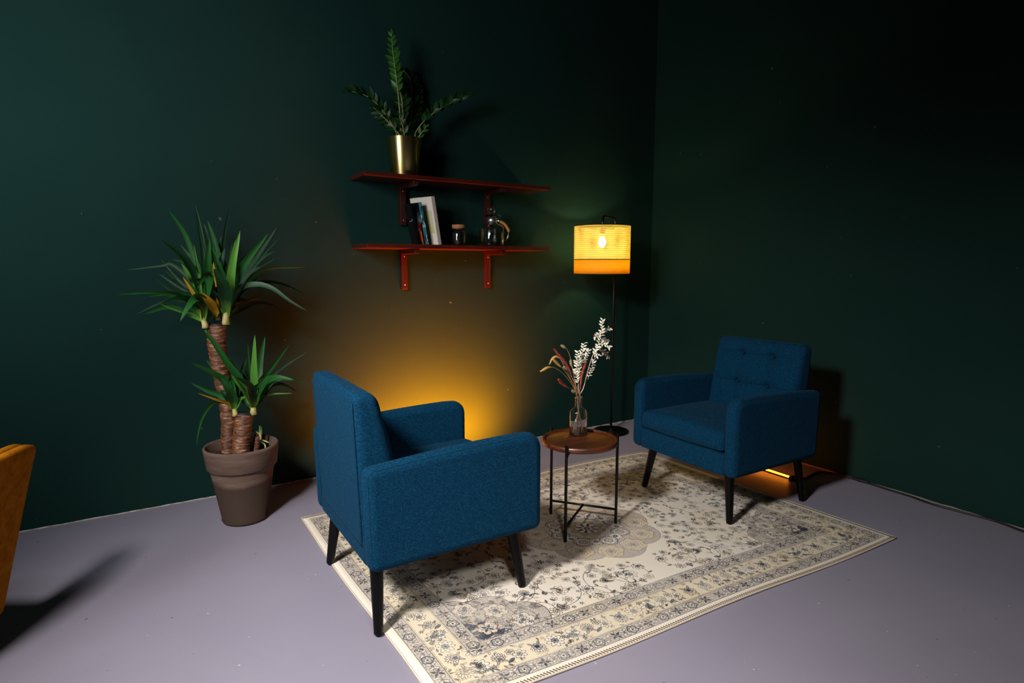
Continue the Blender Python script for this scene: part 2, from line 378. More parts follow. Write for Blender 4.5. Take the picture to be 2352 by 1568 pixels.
# ------------------------------------------------------------------ rug (pattern drawn on an image in memory)
RW, RH = 2340, 1630          # millimetres = pixels
def rug_image():
    QW, QH = RW//2, RH//2
    cream = np.array([.89, .85, .795]); grey = np.array([.68, .64, .605]); sand = np.array([.85, .795, .70])
    ink = np.array([.15, .135, .145]); navy = np.array([.16, .195, .265]); gold = np.array([.64, .54, .33]); pale = np.array([.90, .86, .80])
    im = np.empty((QH, QW, 3)); im[:] = cream
    X, Y = np.meshgrid(np.arange(QW)+.5, np.arange(QH)+.5)     # from the rug's centre
    def ss(a, b, x): t = np.clip((x-a)/(b-a), 0, 1); return t*t*(3-2*t)
    def paint(mask, col, sl=None):
        t = im if sl is None else im[sl]
        t[:] = t*(1-mask[..., None]) + col*mask[..., None]
    def win(cx, cy, R):
        x0, x1 = max(0, int(cx-R-2)), min(QW, int(cx+R+3)); y0, y1 = max(0, int(cy-R-2)), min(QH, int(cy+R+3))
        if x0 >= x1 or y0 >= y1: return None
        return (slice(y0, y1), slice(x0, x1)), X[y0:y1, x0:x1]-cx, Y[y0:y1, x0:x1]-cy
    def petal(cx, cy, R, n, rot=0, depth=.35, fill=None, line=ink, lw=1.5, alpha=.85, sharp=1.0):
        w = win(cx, cy, R*1.1)
        if not w: return
        sl, x, y = w; r = np.hypot(x, y); th = np.arctan2(y, x)+rot
        e = R*(1-depth+depth*np.abs(np.cos(n*th/2))**sharp)
        d = r-e
        if fill is not None: paint((1-ss(-1, 1, d))*.92, fill, sl)
        if line is not None: paint((1-ss(lw*.5, lw*.5+1.1, np.abs(d)))*alpha, line, sl)
    def dot(cx, cy, R, col, a=.9):
        w = win(cx, cy, R)
        if w: sl, x, y = w; paint((1-ss(R-1, R+.6, np.hypot(x, y)))*a, col, sl)
    def lens(cx, cy, l, wd_, ang, fill=None, line=ink, lw=1.2, a=.85):
        w = win(cx, cy, l)
        if not w: return
        sl, x, y = w; c, s = math.cos(ang), math.sin(ang); u = (x*c+y*s)/l; v = (-x*s+y*c)
        prof = wd_*np.clip(1-u*u, 0, 1)*(1-.35*u)
        d = np.where(np.abs(u) < 1, np.abs(v)-prof, 9)
        if fill is not None: paint((1-ss(-.6, .8, d))*a, fill, sl)
        if line is not None: paint(np.where(np.abs(u) < 1, 1-ss(lw*.4, lw*.4+1, np.abs(d)), 0)*a, line, sl)
    def stroke(pts, wd_=1.6, col=ink, a=.75):
        for (xa, ya), (xb, yb) in zip(pts, pts[1:]):
            cx, cy = (xa+xb)/2, (ya+yb)/2; R = math.hypot(xb-xa, yb-ya)/2+wd_+1
            w = win(cx, cy, R)
            if not w: continue
            sl, x, y = w; dx, dy = xb-xa, yb-ya; l2 = dx*dx+dy*dy+1e-9
            t = np.clip(((x+cx-xa)*dx+(y+cy-ya)*dy)/l2, 0, 1)
            d = np.hypot(x+cx-xa-t*dx, y+cy-ya-t*dy)
            paint((1-ss(wd_*.5, wd_*.5+.9, d))*a, col, sl)
    def arc(cx, cy, r0, r1, a0, a1, n=26, **k):
        stroke([(cx+(r0+(r1-r0)*i/n)*math.cos(a0+(a1-a0)*i/n), cy+(r0+(r1-r0)*i/n)*math.sin(a0+(a1-a0)*i/n)) for i in range(n+1)], **k)
    def rosette(x, y, R, rot=0):
        petal(x, y, R, 5, rot, .22, None, navy*.9+.1, R*.2, .8); petal(x, y, R*.6, 8, rot, .3, pale, ink, 1.2); dot(x, y, R*.2, ink)
    def star(x, y, R, rot=0, col=navy):
        for k in range(8):
            a = rot+k*PI/4; lens(x+math.cos(a)*R*.6, y+math.sin(a)*R*.6, R*.4, R*.13, a, col if k % 2 else pale, ink, 1.1, .8)
        dot(x, y, R*.14, ink)
    def bloom(x, y, R, rot=0, n=8, core=navy):
        petal(x, y, R, n, rot, .38, pale, ink, 1.5); petal(x, y, R*.68, n, rot+PI/n, .4, None, ink, 1.1, .6)
        petal(x, y, R*.42, n-2, rot, .3, core*.6+pale*.4, ink, 1.2); dot(x, y, R*.14, core)
    def palm(x, y, R, ang, core=navy):
        for k in range(-4, 5):
            a = ang+k*.36; l = R*(.62-.035*abs(k))
            lens(x+math.cos(a)*l*.75, y+math.sin(a)*l*.75, l*.46, R*.105, a, pale if k % 2 else cream*.97, ink, 1.3, .85)
        petal(x, y, R*.36, 6, ang, .3, core*.35+pale*.65, ink, 1.3); petal(x, y, R*.2, 5, ang, .3, core, None)
        for k in (-1, 1): lens(x-math.cos(ang+k*.7)*R*.42, y-math.sin(ang+k*.7)*R*.42, R*.3, R*.08, ang+k*.7, core*.5+cream*.5, ink, 1.1, .8)
    def sprig(x, y, s, rot, col=navy):
        for k in range(5):
            a = rot+k*2*PI/5; lens(x+math.cos(a)*s*.55, y+math.sin(a)*s*.55, s*.45, s*.18, a, col, None, 1, .8)
    def curl(x, y, s, rot, sg=1):
        for k in range(3): arc(x, y, s*(1-.12*k), s*(.75-.1*k), rot, rot+sg*2.4, 16, wd_=1.4-.3*k, a=.6)
        for k in range(6):
            a = rot+sg*(.3+k*.33); lens(x+math.cos(a)*s*.72, y+math.sin(a)*s*.72, s*.17, s*.05, a+.6*sg, None, ink, 1, .6)
    R0 = random.Random(5)
    # ---- field: medallion, cartouches, vines, corners
    r = np.hypot(X, Y*1.0); th = np.arctan2(Y, X)
    med = 345*(.86+.14*np.abs(np.cos(8*th/2))**.8)
    m_ = 1-ss(-2, 2, r-med); paint(m_*.55, grey*.97); paint((1-ss(.8, 2.0, np.abs(r-med)))*.5, ink)
    for R in (118, 64): paint((1-ss(.8, 2, np.abs(r-R*(.85+.15*np.abs(np.cos(4*th))))))*.6, ink)
    # gold cartouches in a ring
    for k in range(12):
        a = (k+.5)*PI/6; x, y = 258*math.cos(a), 258*math.sin(a)
        petal(x, y, 62, 6, a, .16, sand*1.02, gold*.8, 2.2); petal(x, y, 44, 8, 0, .25, None, gold*.7, 1.2, .6)
        bloom(x, y, 24, a, 8, grey*.7)
    for k in range(8):
        a = k*PI/4; x, y = 158*math.cos(a), 158*math.sin(a)
        petal(x, y, 46, 4, a, .12, None, navy, 3.4, .7); petal(x, y, 38, 8, a, .18, pale, ink, 1.2)
        rosette(x, y, 20)
        a += PI/8; x, y = 150*math.cos(a), 150*math.sin(a)
        petal(x, y, 34, 6, a, .2, pale, ink, 1.4); petal(x, y, 13, 6, a, .4, navy, None); dot(x, y, 4, pale)
    petal(.0, .0, 88, 8, 0, .3, gold*.75+sand*.25, ink, 1.6); petal(0, 0, 62, 8, PI/8, .35, pale, ink, 1.4)
    for k in range(8): lens(38*math.cos(k*PI/4), 38*math.sin(k*PI/4), 17, 6, k*PI/4, navy, ink, 1)
    dot(0, 0, 15, navy); dot(0, 0, 7, pale)
    for k in range(16):
        a = (k+.5)*PI/8; dot(104*math.cos(a), 104*math.sin(a), 8, pale); dot(104*math.cos(a), 104*math.sin(a), 3.4, ink)
    # pendant tips on the long axis
    for px_ in (395, 445): petal(px_, 0, 40-(px_-395)*.3, 6, 0, .3, pale, ink, 1.5); star(px_, 0, 22)
    # vines in the cream field
    FX, FY = QW-258, QH-258
    vine_c = [(470, 120, 105, 0), (640, 300, 120, 1), (480, 380, 95, 2), (740, 110, 110, 1), (250, 470, 95, 0), (800, 420, 90, 2), (120, 445, 75, 1), (610, 480, 75, 0), (830, 250, 70, 0), (360, 500, 60, 2)]
    for x, y, rr, k in vine_c:
        if x > FX+60 or y > FY+20: continue
        arc(x, y, rr, rr*.35, k*1.4, k*1.4+5.2, 44, wd_=1.8, a=.62)
        arc(x, y, rr, rr*1.5, k*1.4, k*1.4-1.6, 26, wd_=1.8, a=.62)
        ex, ey = x+rr*.35*math.cos(k*1.4+5.2), y+rr*.35*math.sin(k*1.4+5.2)
        (bloom if k else palm)(ex, ey, 34, k*1.2, *((8, navy if k == 1 else gold*.8) if k else (navy,)))
        for j in range(9):
            a = k*1.4+j*.62; q = rr*(1-.65*j*.62/5.2)
            lens(x+(q+11)*math.cos(a), y+(q+11)*math.sin(a), 12, 4.2, a+.7, None if j % 2 else ink*1.2, ink, 1.1, .7)
        a = k*1.4-1.6; palm(x+rr*1.5*math.cos(a), y+rr*1.5*math.sin(a), 42, a, [navy, gold*.7, ink*1.6][k])
        a = k*1.4+2.2; bloom(x+rr*.75*math.cos(a), y+rr*.75*math.sin(a), 26, a, 7, [gold*.8, navy, navy][k])
        curl(x+rr*.35*math.cos(a+2.5), y+rr*.35*math.sin(a+2.5), rr*.3, a, 1 if k % 2 else -1)
    pl = [(x, y, 60) for x, y, _, _ in vine_c]
    for _ in range(1200):
        x, y = R0.uniform(60, FX-20), R0.uniform(20, FY-20)
        if math.hypot(x, y) < 365 or any(math.hypot(x-a, y-b) < c for a, b, c in pl): continue
        k = R0.random(); rt = R0.uniform(0, 6.28); pl.append((x, y, 36))
        if k < .3: bloom(x, y, R0.uniform(16, 26), rt, R0.choice((6, 7, 8)), R0.choice((navy, gold*.8, ink*1.5)))
        elif k < .5: star(x, y, R0.uniform(13, 20), rt, R0.choice((navy, ink)))
        elif k < .62: sprig(x, y, 12, rt, R0.choice((navy*1.2, ink)))
        elif k < .8: curl(x, y, R0.uniform(18, 30), rt, R0.choice((-1, 1)))
        else:
            for j in (-1, 0, 1): lens(x+9*j, y+5*abs(j), 13, 4.5, rt+j*.6, [None, ink*1.4, None][j], ink, 1.2, .75)
    # corner spandrels
    cx, cy = FX, FY
    dd = np.hypot((X-cx)*.9, (Y-cy)*1.05); tt = np.arctan2(cy-Y, cx-X)
    cr = 300*(.88+.12*np.abs(np.sin(tt*5)))
    inside = (X < FX) & (Y < FY)
    paint((1-ss(-2, 2, dd-cr))*.55*inside, grey*.97); paint((1-ss(1, 2.3, np.abs(dd-cr)))*.7*inside, ink)
    paint((1-ss(1, 2, np.abs(dd-cr*.82)))*.4*inside, ink)
    for k in range(3):
        a = PI+.22+k*.56; x, y = cx+205*math.cos(a), cy+205*math.sin(a)
        petal(x, y, 48, 6, a, .25, cream, gold*.7, 2); bloom(x, y, 25, a, 8, navy)
    for k in range(44):
        a = PI+R0.uniform(.05, 1.5); q = R0.uniform(50, 285)
        sprig(cx+q*math.cos(a), cy+q*math.sin(a), R0.uniform(7, 12), R0.uniform(0, 6), R0.choice((navy, ink, navy, pale)))
    for k in range(16):
        a = PI+R0.uniform(.02, 1.55); q = R0.uniform(20, 110)
        lens(cx+q*math.cos(a), cy+q*math.sin(a), R0.uniform(16, 28), R0.uniform(7, 12), R0.uniform(0, 6), navy*1.25, ink, 1.2, .8)
    petal(cx-62, cy-58, 38, 6, 0, .3, cream, np.array([.7, .45, .25]), 2); star(cx-62, cy-58, 26)
    # ---- borders
    hem, g1, mb, g2 = 34, 88, 198, 258
    E_ = np.minimum(QW-X, QH-Y)
    paint(((E_ < hem)*1.0), cream*1.0)
    paint(((E_ >= hem) & (E_ < g1))*1.0, grey*.46+cream*.52)
    paint(((E_ >= g1) & (E_ < mb))*1.0, sand)
    paint(((E_ >= mb) & (E_ < g2))*1.0, grey*.46+cream*.52)
    nz = np.repeat(np.repeat(rng.rand(QH//6+1, QW//6+1), 6, 0), 6, 1)[:QH, :QW]
    gband = ((E_ >= hem) & (E_ < g1)) | ((E_ >= mb) & (E_ < g2))
    for e in (hem+1, g1, g1+5, mb-5, mb, g2, g2+4): paint((1-ss(.6, 1.7, np.abs(E_-e)))*(.75 if e in (g1, mb, g2, hem+1) else .35), ink)
    for c0, rad in ((61, 21), (228, 22)):
        def along(side, step, fn):
            n = int((QW if side == 'h' else QH)/step)+1
            for i in range(n):
                s = (i+.5)*step
                x, y = (s, QH-c0) if side == 'h' else (QW-c0, s)
                if min(QW-x, QH-y) < c0-6: continue
                fn(i, x, y)
        def f1(i, x, y):
            if i % 2: rosette(x, y, rad, i)
            else: star(x, y, rad+3, i)
        def f2(i, x, y):
            for s in (-1, 1):
                for q in (-1, 1):
                    lens(x+s*8, y+q*12, 11, 5.5, .6*s*q, pale, ink*1.6, 1, .8)
            sprig(x, y, 7, i, ink*1.4)
        for side in 'hv':
            along(side, 75, lambda i, x, y: f2(i, x+(37 if side == 'h' else 0), y+(37 if side == 'v' else 0)))
            along(side, 75, f1)
    def mainf(i, x, y, out):
        k = i % 5
        if k == 0: palm(x, y, 50, out, navy)
        elif k == 1: bloom(x, y+6, 25, i, 7, ink*1.6); bloom(x+24, y-18, 16, i, 6, gold*.8); sprig(x-22, y-26, 10, 1)
        elif k == 2: palm(x, y, 46, out+PI, grey*.6); lens(x-30, y+24, 18, 6, .5, navy*1.3, ink); sprig(x+34, y+26, 12, 2)
        elif k == 3:
            petal(x, y, 34, 8, 0, .4, pale*.97, navy, 1.5); palm(x, y, 30, out, navy)
            for q in range(11): sprig(x+R0.uniform(-36, 36), y+R0.uniform(-36, 36), R0.uniform(8, 13), R0.uniform(0, 6), R0.choice((navy, navy*1.3, ink)))
        else: bloom(x, y, 34, i, 9, navy); sprig(x+30, y-32, 10, 1, gold*.8); curl(x-34, y+24, 16, 1)
    for i in range(16):
        x = 40+i*72.0
        if x < QW-170: mainf(i, x, QH-143, PI/2)
    for i in range(10):
        y = 20+i*72.0
        if y < QH-170: mainf(i+2, QW-143, y, 0)
    palm(QW-143, QH-143, 56, PI*.25, grey*.6)
    for _ in range(160):
        if R0.random() < .6: x, y = R0.uniform(0, QW-90), QH-R0.choice((100, 186, 110, 178))
        else: x, y = QW-R0.choice((100, 186, 110, 178)), R0.uniform(0, QH-90)
        lens(x, y, 9, 3.2, R0.uniform(0, 3.1), None if R0.random() < .6 else navy*1.3, R0.choice((ink, gold*.75)), 1, .7)
    # ---- mirror into the full rug and age it
    full = np.empty((QH*2, QW*2, 3))
    full[QH:, QW:] = im; full[QH:, :QW] = im[:, ::-1]; full[:QH] = full[QH:][::-1]
    def cloud(n, seed):
        q = np.random.RandomState(seed).rand(n, int(n*1.45)); out = 0; 
        yy = np.linspace(0, q.shape[0]-1.001, QH*2); xx = np.linspace(0, q.shape[1]-1.001, QW*2)
        y0 = yy.astype(int); x0 = xx.astype(int); fy = (yy-y0)[:, None]; fx = (xx-x0)[None]
        fy = fy*fy*(3-2*fy); fx = fx*fx*(3-2*fx)
        return (q[y0][:, x0]*(1-fy)*(1-fx)+q[y0+1][:, x0]*fy*(1-fx)+q[y0][:, x0+1]*(1-fy)*fx+q[y0+1][:, x0+1]*fy*fx)
    wear = .55*cloud(24, 1)+.3*cloud(60, 2)+.15*cloud(200, 3)
    fine = cloud(400, 4); grain = np.random.RandomState(9).rand(QH*2, QW*2)
    fade = np.clip((wear-.38)*1.2, 0, .5)+np.clip(fine-.62, 0, 1)*.8
    fade = np.clip(fade, 0, .85)[..., None]
    # local ground colour for fading
    gr = np.empty_like(im); gr[:] = cream
    gmask = np.clip((1-ss(-2, 2, r-med))+((1-ss(-2, 2, dd-cr))*inside), 0, 1)[..., None]
    gr = gr*(1-gmask*.5)+grey*gmask*.5
    gr[(E_ >= g1) & (E_ < mb)] = sand*.5+cream*.5; gr[gband] = grey*.45+cream*.55
    G = np.empty_like(full); G[QH:, QW:] = gr; G[QH:, :QW] = gr[:, ::-1]; G[:QH] = G[QH:][::-1]
    full = full*(1-fade)+G*fade
    # scratchy dark hatch in grey grounds
    hm = np.empty((QH*2, QW*2)); q = np.clip(gband*1.0+gmask[..., 0]*.8, 0, 1); hm[QH:, QW:] = q; hm[QH:, :QW] = q[:, ::-1]; hm[:QH] = hm[QH:][::-1]
    ht = (cloud(700, 6) > .57)*(grain > .35)*hm*.40
    full = full*(1-ht[..., None])+ink*1.3*ht[..., None]
    tint = cloud(14, 8)[..., None]
    full = full*(1-.10*np.clip(tint-.5, 0, 1)*np.array([.2, .5, 1.2]))
    full *= (.94+.10*grain)[..., None]
    return np.clip(full, 0, 1)
def to_image(name, a):
    h, w = a.shape[:2]; im = bpy.data.images.new(name, w, h, alpha=False)
    px = np.ones((h, w, 4), np.float32); px[..., :3] = a
    im.pixels.foreach_set(px.ravel()); im.update(); im.pack(); return im
m_rug = mat('printed_rug', (.8, .7, .6), rough=.95, spec=.1)
_t = N(m_rug, 'ShaderNodeTexImage'); _t.image = to_image('rug_pattern', rug_image())
L(m_rug, _t.outputs[0], bsdf(m_rug).inputs['Base Color'])
bump(m_rug, noise(m_rug, coords(m_rug), 420, 2), .35, .002)
m_hem = mat('rug_hem_thread', rgb(206, 192, 170), rough=.9)
m_stitch = mat('rug_brown_stitches', rgb(96, 76, 58), rough=.9)
FL, FR, BR, BL = Vector((-2.992, -2.215, 0)), Vector((-.656, -2.330, 0)), Vector((-.722, -.703, 0)), Vector((-3.029, -.588, 0))
def rugpt(u, v):
    p = (FL*(1-u)+FR*u)*(1-v)+(BL*(1-u)+BR*u)*v
    p.y += .016*math.sin(u*9.0+.6)*(v**2) + .006*math.sin(u*11+2)*(1-v)**3
    p.x += .006*math.sin(v*8)*(1-u)**3
    return p
def rugz(u, v): return .0075+.0012*math.sin(u*14+v*5)*math.sin(v*9+1)
rug = thing('rug', 'cream and grey faded floral printed rug with stitched edge, under both armchairs', 'rug', (0, 0, 0))
bm = bmesh.new(); uvl = bm.loops.layers.uv.new('UVMap'); nu, nv = 90, 60
g = [[bm.verts.new(rugpt(i/nu, j/nv)+Vector((0, 0, rugz(i/nu, j/nv)))) for i in range(nu+1)] for j in range(nv+1)]
for j in range(nv):
    for i in range(nu):
        f = bm.faces.new((g[j][i], g[j][i+1], g[j+1][i+1], g[j+1][i]))
        for lp, (a, b) in zip(f.loops, ((i, j), (i+1, j), (i+1, j+1), (i, j+1))): lp[uvl].uv = (a/nu, b/nv)
edge = [(i/nu, 0) for i in range(nu)]+[(1, j/nv) for j in range(nv)]+[(1-i/nu, 1) for i in range(nu)]+[(0, 1-j/nv) for j in range(nv)]
ev = [g[0][i] for i in range(nu)]+[g[j][nu] for j in range(nv)]+[g[nv][nu-i] for i in range(nu)]+[g[nv-j][0] for j in range(nv)]
lo = [bm.verts.new(Vector((v.co.x, v.co.y, .0003))) for v in ev]
for k in range(len(ev)):
    k2 = (k+1) % len(ev); f = bm.faces.new((ev[k], lo[k], lo[k2], ev[k2]))
    for lp in f.loops: lp[uvl].uv = (.01, .5)
bm.faces.new(list(reversed(lo)))
obj('pile', bm, m_rug, rug)
bm = bmesh.new(); P = []
for u, v in edge: p = rugpt(u, v); p.z = rugz(u, v)-.002; P.append(p)
add_tube(bm, P, .0034, seg=8, closed=True); obj('bound_edge', bm, m_hem, rug)
bm = bmesh.new()
for k in range(196):
    for v in (0.0062, .9938):
        u = (k+.5)/196; p = rugpt(u, v)+Vector((0, 0, rugz(u, v)+.0006))
        add_box(bm, p, (.0036, .0165, .0018), Matrix.Rotation(.5, 3, 'Z'))
tag(obj('stitching', bm, m_stitch, rug, smooth=False), 'brown whip stitches along the long edges', kind='stuff')
bm = bmesh.new()
for k in range(200):
    u = (k+.5)/200; p = rugpt(u, 1.0); p.z = .0055
    vs = [bm.verts.new(p+Vector(q)) for q in ((-.006, -.004, .003), (.006, -.004, .003), (0, .0095, .001), (-.006, -.004, -.003), (.006, -.004, -.003), (0, .0095, -.001))]
    for f in ((0, 1, 2), (3, 5, 4), (0, 2, 5, 3), (1, 4, 5, 2), (0, 3, 4, 1)): bm.faces.new([vs[i] for i in f])
tag(obj('fringe_teeth', bm, m_hem, rug, smooth=False), 'short cream teeth along the far edge', kind='stuff')

# ------------------------------------------------------------------ armchairs
CW, CD, Z0 = .715, .706, .25
def arm_top(x):
    t = (x+CD/2)/CD
    return .612+.036*math.sin(min(1, t*.95+.12)*PI*.52)
def make_armchair(label):
    t = thing('armchair', label, 'armchair', group='petrol blue armchairs')
    # arm outline in x-z
    pts = []
    def rc(cx, cz, r, a0, a1, n=8):
        return [(cx+r*math.cos(a0+(a1-a0)*i/n), cz+r*math.sin(a0+(a1-a0)*i/n)) for i in range(n+1)]
    hx = CD/2
    pts += rc(-hx+.034, Z0+.034, .034, PI, 1.5*PI, 4)
    pts += rc(hx-.034, Z0+.034, .034, 1.5*PI, 2*PI, 4)
    pts += rc(hx-.062, arm_top(hx-.062)-.064, .062, 0, PI*.5, 10)
    xs = [hx-.062-(2*hx-.062-.03)*i/16 for i in range(1, 17)]
    pts += [(x, arm_top(x)) for x in xs]
    pts += rc(-hx-.008+.036, arm_top(-hx+.03)-.035, .035, PI*.5, PI, 6)
    m = len(pts)
    def nrm(i):
        a = Vector(pts[i-1]); b = Vector(pts[(i+1) % m]); d = (b-a).normalized(); return Vector((d.y, -d.x))
    nn = [nrm(i) for i in range(m)]
    TH, r = .072, .031
    for s in (-1, 1):
        bm = bmesh.new(); rings = []
        prof = [(TH/2-r*(1-math.sin(a)), r*(1-math.cos(a))) for a in [PI/2*(1-k/5) for k in range(6)]]
        seq = [(y, o) for y, o in prof]+[(-y, o) for y, o in reversed(prof)]
        yc = s*(CW/2-TH/2)
        for y, o in seq:
            rings.append([bm.verts.new((p[0]-n.x*o, yc+y, p[1]-n.y*o)) for p, n in zip(pts, nn)])
        for A, B in zip(rings, rings[1:]):
            for k in range(m): bm.faces.new((A[k], A[(k+1) % m], B[(k+1) % m], B[k]))
        for R_ in (rings[0], rings[-1]):
            f = bm.faces.new(R_)
            for e_ in f.edges: e_.smooth = False
            bmesh.ops.triangulate(bm, faces=[f])
        a = obj('arm', bm, m_blue, t)
        for e in (TH/2-.0084, -(TH/2-.0084)):
            bm = bmesh.new()
            add_tube(bm, [Vector((p[0]-n.x*.0092, yc+e, p[1]-n.y*.0092)) for p, n in zip(pts, nn)], .0015, seg=6, closed=True)
            obj('piping', bm, m_blue_seam, a)
    IW = CW/2-TH
    # seat base between the arms
    obj('seat_base', soft_box(.347, IW+.004, .055, .012, 6, 6, 3, lambda p: p+Vector((0, 0, Z0+.058-.006*0))), m_blue, t)
    def wcush(p):
        q = p.copy(); u, v = p.x/.27, p.y/.285
        if p.z > 0: q.z += .020*max(0, 1-u*u*.8)*max(0, 1-v*v)
        if p.x > .2: q.x += .016*(1-(p.z/.055)**2)*(1-.3*v*v); q.z += .010*max(0, -p.z/.055)-.020*(1-(v*.95)**2)*max(0, -p.z/.055)+.010*(1-v*v)
        return q+Vector((.073, 0, .4155))
    cu = obj('seat_cushion', soft_box(.272, IW-.002, .052, .024, 14, 14, 4, wcush), m_blue, t)
    # backrest
    B0, B1 = .30, .862; bh = (B1-B0)/2
    BY = (-.1, .1); BZ = (.778, .61)
    def rear(z): return -.350-.020*(z-.25)/.61
    def front(z): return -.286+.226*(.86-z)+(.02 if z < .5 else 0)*0
    def wback(p):
        z = p.z+B0+bh; s = p.x/.06
        xr, xf = rear(z), front(z)
        if z > .80: xf -= (z-.80)**2*2.5
        x = xr+(xf-xr)*(s+1)/2
        if s > .35:
            w = min(1, (s-.35)/.4)
            d = 0
            y = p.y
            ey = max(0, 1-(abs(y)/.29)**4)
            d += .020*ey*max(0, 1-((z-.66)/.21)**4)
            for bz in BZ:
                d -= .010*math.exp(-((z-bz)/.0055)**2)*ey + .008*math.exp(-((z-bz)/.030)**2)*ey
                for by in BY: d -= .022*math.exp(-(((z-bz)/.017)**2+((y-by)/.020)**2)) + .010*math.exp(-(((z-bz)/.045)**2+((y-by)/.05)**2))
            for by in BY:
                sh = (.6+.4*math.sin((y*9+z*30)))*0+1
                d -= .0075*math.exp(-((y-by-.004*math.sin(z*40))/.007)**2)*ey*sh + .004*math.exp(-((y-by)/.03)**2)*ey
            x += d*w
        return Vector((x, p.y, z))
    bk = obj('backrest', soft_box(.06, IW-.001, bh, .034, 5, 74, 84, wback), m_blue, t)
    for by in BY:
        for bz in BZ:
            b = bmesh.new(); bmesh.ops.create_uvsphere(b, u_segments=14, v_segments=8, radius=.0085)
            bmesh.ops.transform(b, matrix=Matrix.Translation((front(bz)-.014, by, bz)) @ Matrix.Diagonal((.5, 1, 1, 1)), verts=b.verts)
            obj('button', b, m_blue, bk)
    # rear seams: inset panel outline
    yy = IW-.018; zs = [B0+.022+(B1-.03-B0-.022)*i/20 for i in range(21)]
    P = [Vector((rear(z)-.0005, -yy, z)) for z in reversed(zs)]+[Vector((rear(zs[0])-.0005, y, zs[0])) for y in (-yy*.5, 0, yy*.5)]+[Vector((rear(z)-.0005, yy, z)) for z in zs]
    obj('piping', tube(P, .0016, seg=6), m_blue_seam, bk)
    # legs
    for (fx, fy), (tx, ty) in (((-.312, -.300), (-.300, -.262)), ((-.318, .304), (-.290, .268)), ((.292, -.303), (.262, -.262)), ((.292, .300), (.276, .272))):
        bot = Vector((fx, fy, 0)); top = Vector((tx, ty, Z0+.004)); bm = bmesh.new()
        d = (top-bot); ps = [bot+d*k for k in (0, .012, .03, .5, 1)]
        ps[0].z = 0
        add_tube(bm, ps, [.0138, .0160, .0168, .0208, .0250], seg=24)
        for v in bm.verts:
            if v.co.z < .0005 or v.co.z < 0: v.co.z = max(0, v.co.z)
        for v in bm.verts:
            if v.co.z < .004: v.co.z = 0.0
        autosmooth(obj('leg', bm, m_black, t), 60)
    return t
def dup(root):
    r = root.copy(); C.objects.link(r)
    for ch in list(root.children):
        c = ch.copy(); C.objects.link(c); c.parent = r
        for g_ in ch.children: d = g_.copy(); C.objects.link(d); d.parent = c
    return r
RUGT = .0098
chair1 = make_armchair('petrol blue armchair with black legs, seen from behind at the near end of the rug')
chair2 = dup(chair1)
chair1.location = (-2.709, -1.442, RUGT); chair1.rotation_euler.z = 0
chair2['label'] = 'petrol blue armchair with button-tufted back facing the camera, in front of the far wall'
chair2.location = (-.913, -1.505, RUGT); chair2.rotation_euler.z = 3.137
for ch in chair1.children:
    if ch.name.startswith('leg') and ch.data.vertices[0].co.x < 0 and ch.data.vertices[0].co.y > 0: pass
# rear legs of the far chair and one of the near chair stand off the rug, on the floor
for ch in list(chair2.children):
    if ch.name.startswith('leg'):
        if ch.data.vertices[0].co.x < -.1:
            ch.data = ch.data.copy()
            for v in ch.data.vertices:
                if v.co.z < .012: v.co.z -= RUGT

# ------------------------------------------------------------------ side table
tc = Vector((-1.868, -1.418, 0)); TR = .186
tab = thing('side_table', 'small round dark wood tray table on thin black metal legs, between the armchairs', 'table', (tc.x, tc.y, RUGT))
bm = lathe([(0, .434), (TR-.012, .434), (TR-.003, .437), (TR, .444), (TR, .456), (TR-.004, .461), (TR-.012, .461), (TR-.016, .452), (TR-.022, .449), (0, .449)], seg=96)
autosmooth(obj('tabletop', bm, m_tablewood, tab, loc=(0, 0, -RUGT)), 50)
feet = [Vector((-1.9, -1.232, 0)), Vector((-2.027, -1.521, 0)), Vector((-1.694, -1.492, 0))]
fl = []
for f in feet:
    d = (f-tc); d = d.normalized()*(TR+.0075); fl.append(d)
    b = tube([d, d+Vector((0, 0, .464))], .0072, seg=20); 
    autosmooth(obj('leg', b, m_blackmetal, tab), 50)
    q = d.normalized()
    b = tube([q*(TR+.004)+Vector((0, 0, .400)), q*(TR-.022)+Vector((0, 0, .421))], .0045, seg=10)
    obj('bracket', b, m_blackmetal, tab)
zc = .072; mid = (fl[0]+fl[2])/2
obj('stretcher', tube([fl[0]+Vector((0, 0, zc)), fl[2]+Vector((0, 0, zc))], .0058, seg=14), m_blackmetal, tab)
obj('stretcher', tube([fl[1]+Vector((0, 0, zc)), mid+Vector((0, 0, zc))], .0058, seg=14), m_blackmetal, tab)
obj('top_rail', tube([fl[0]*.985+Vector((0, 0, .417)), fl[2]*.985+Vector((0, 0, .417))], .005, seg=10), m_blackmetal, tab)
obj('top_rail', tube([fl[1]*.985+Vector((0, 0, .417)), mid+Vector((0, 0, .417))], .005, seg=10), m_blackmetal, tab)

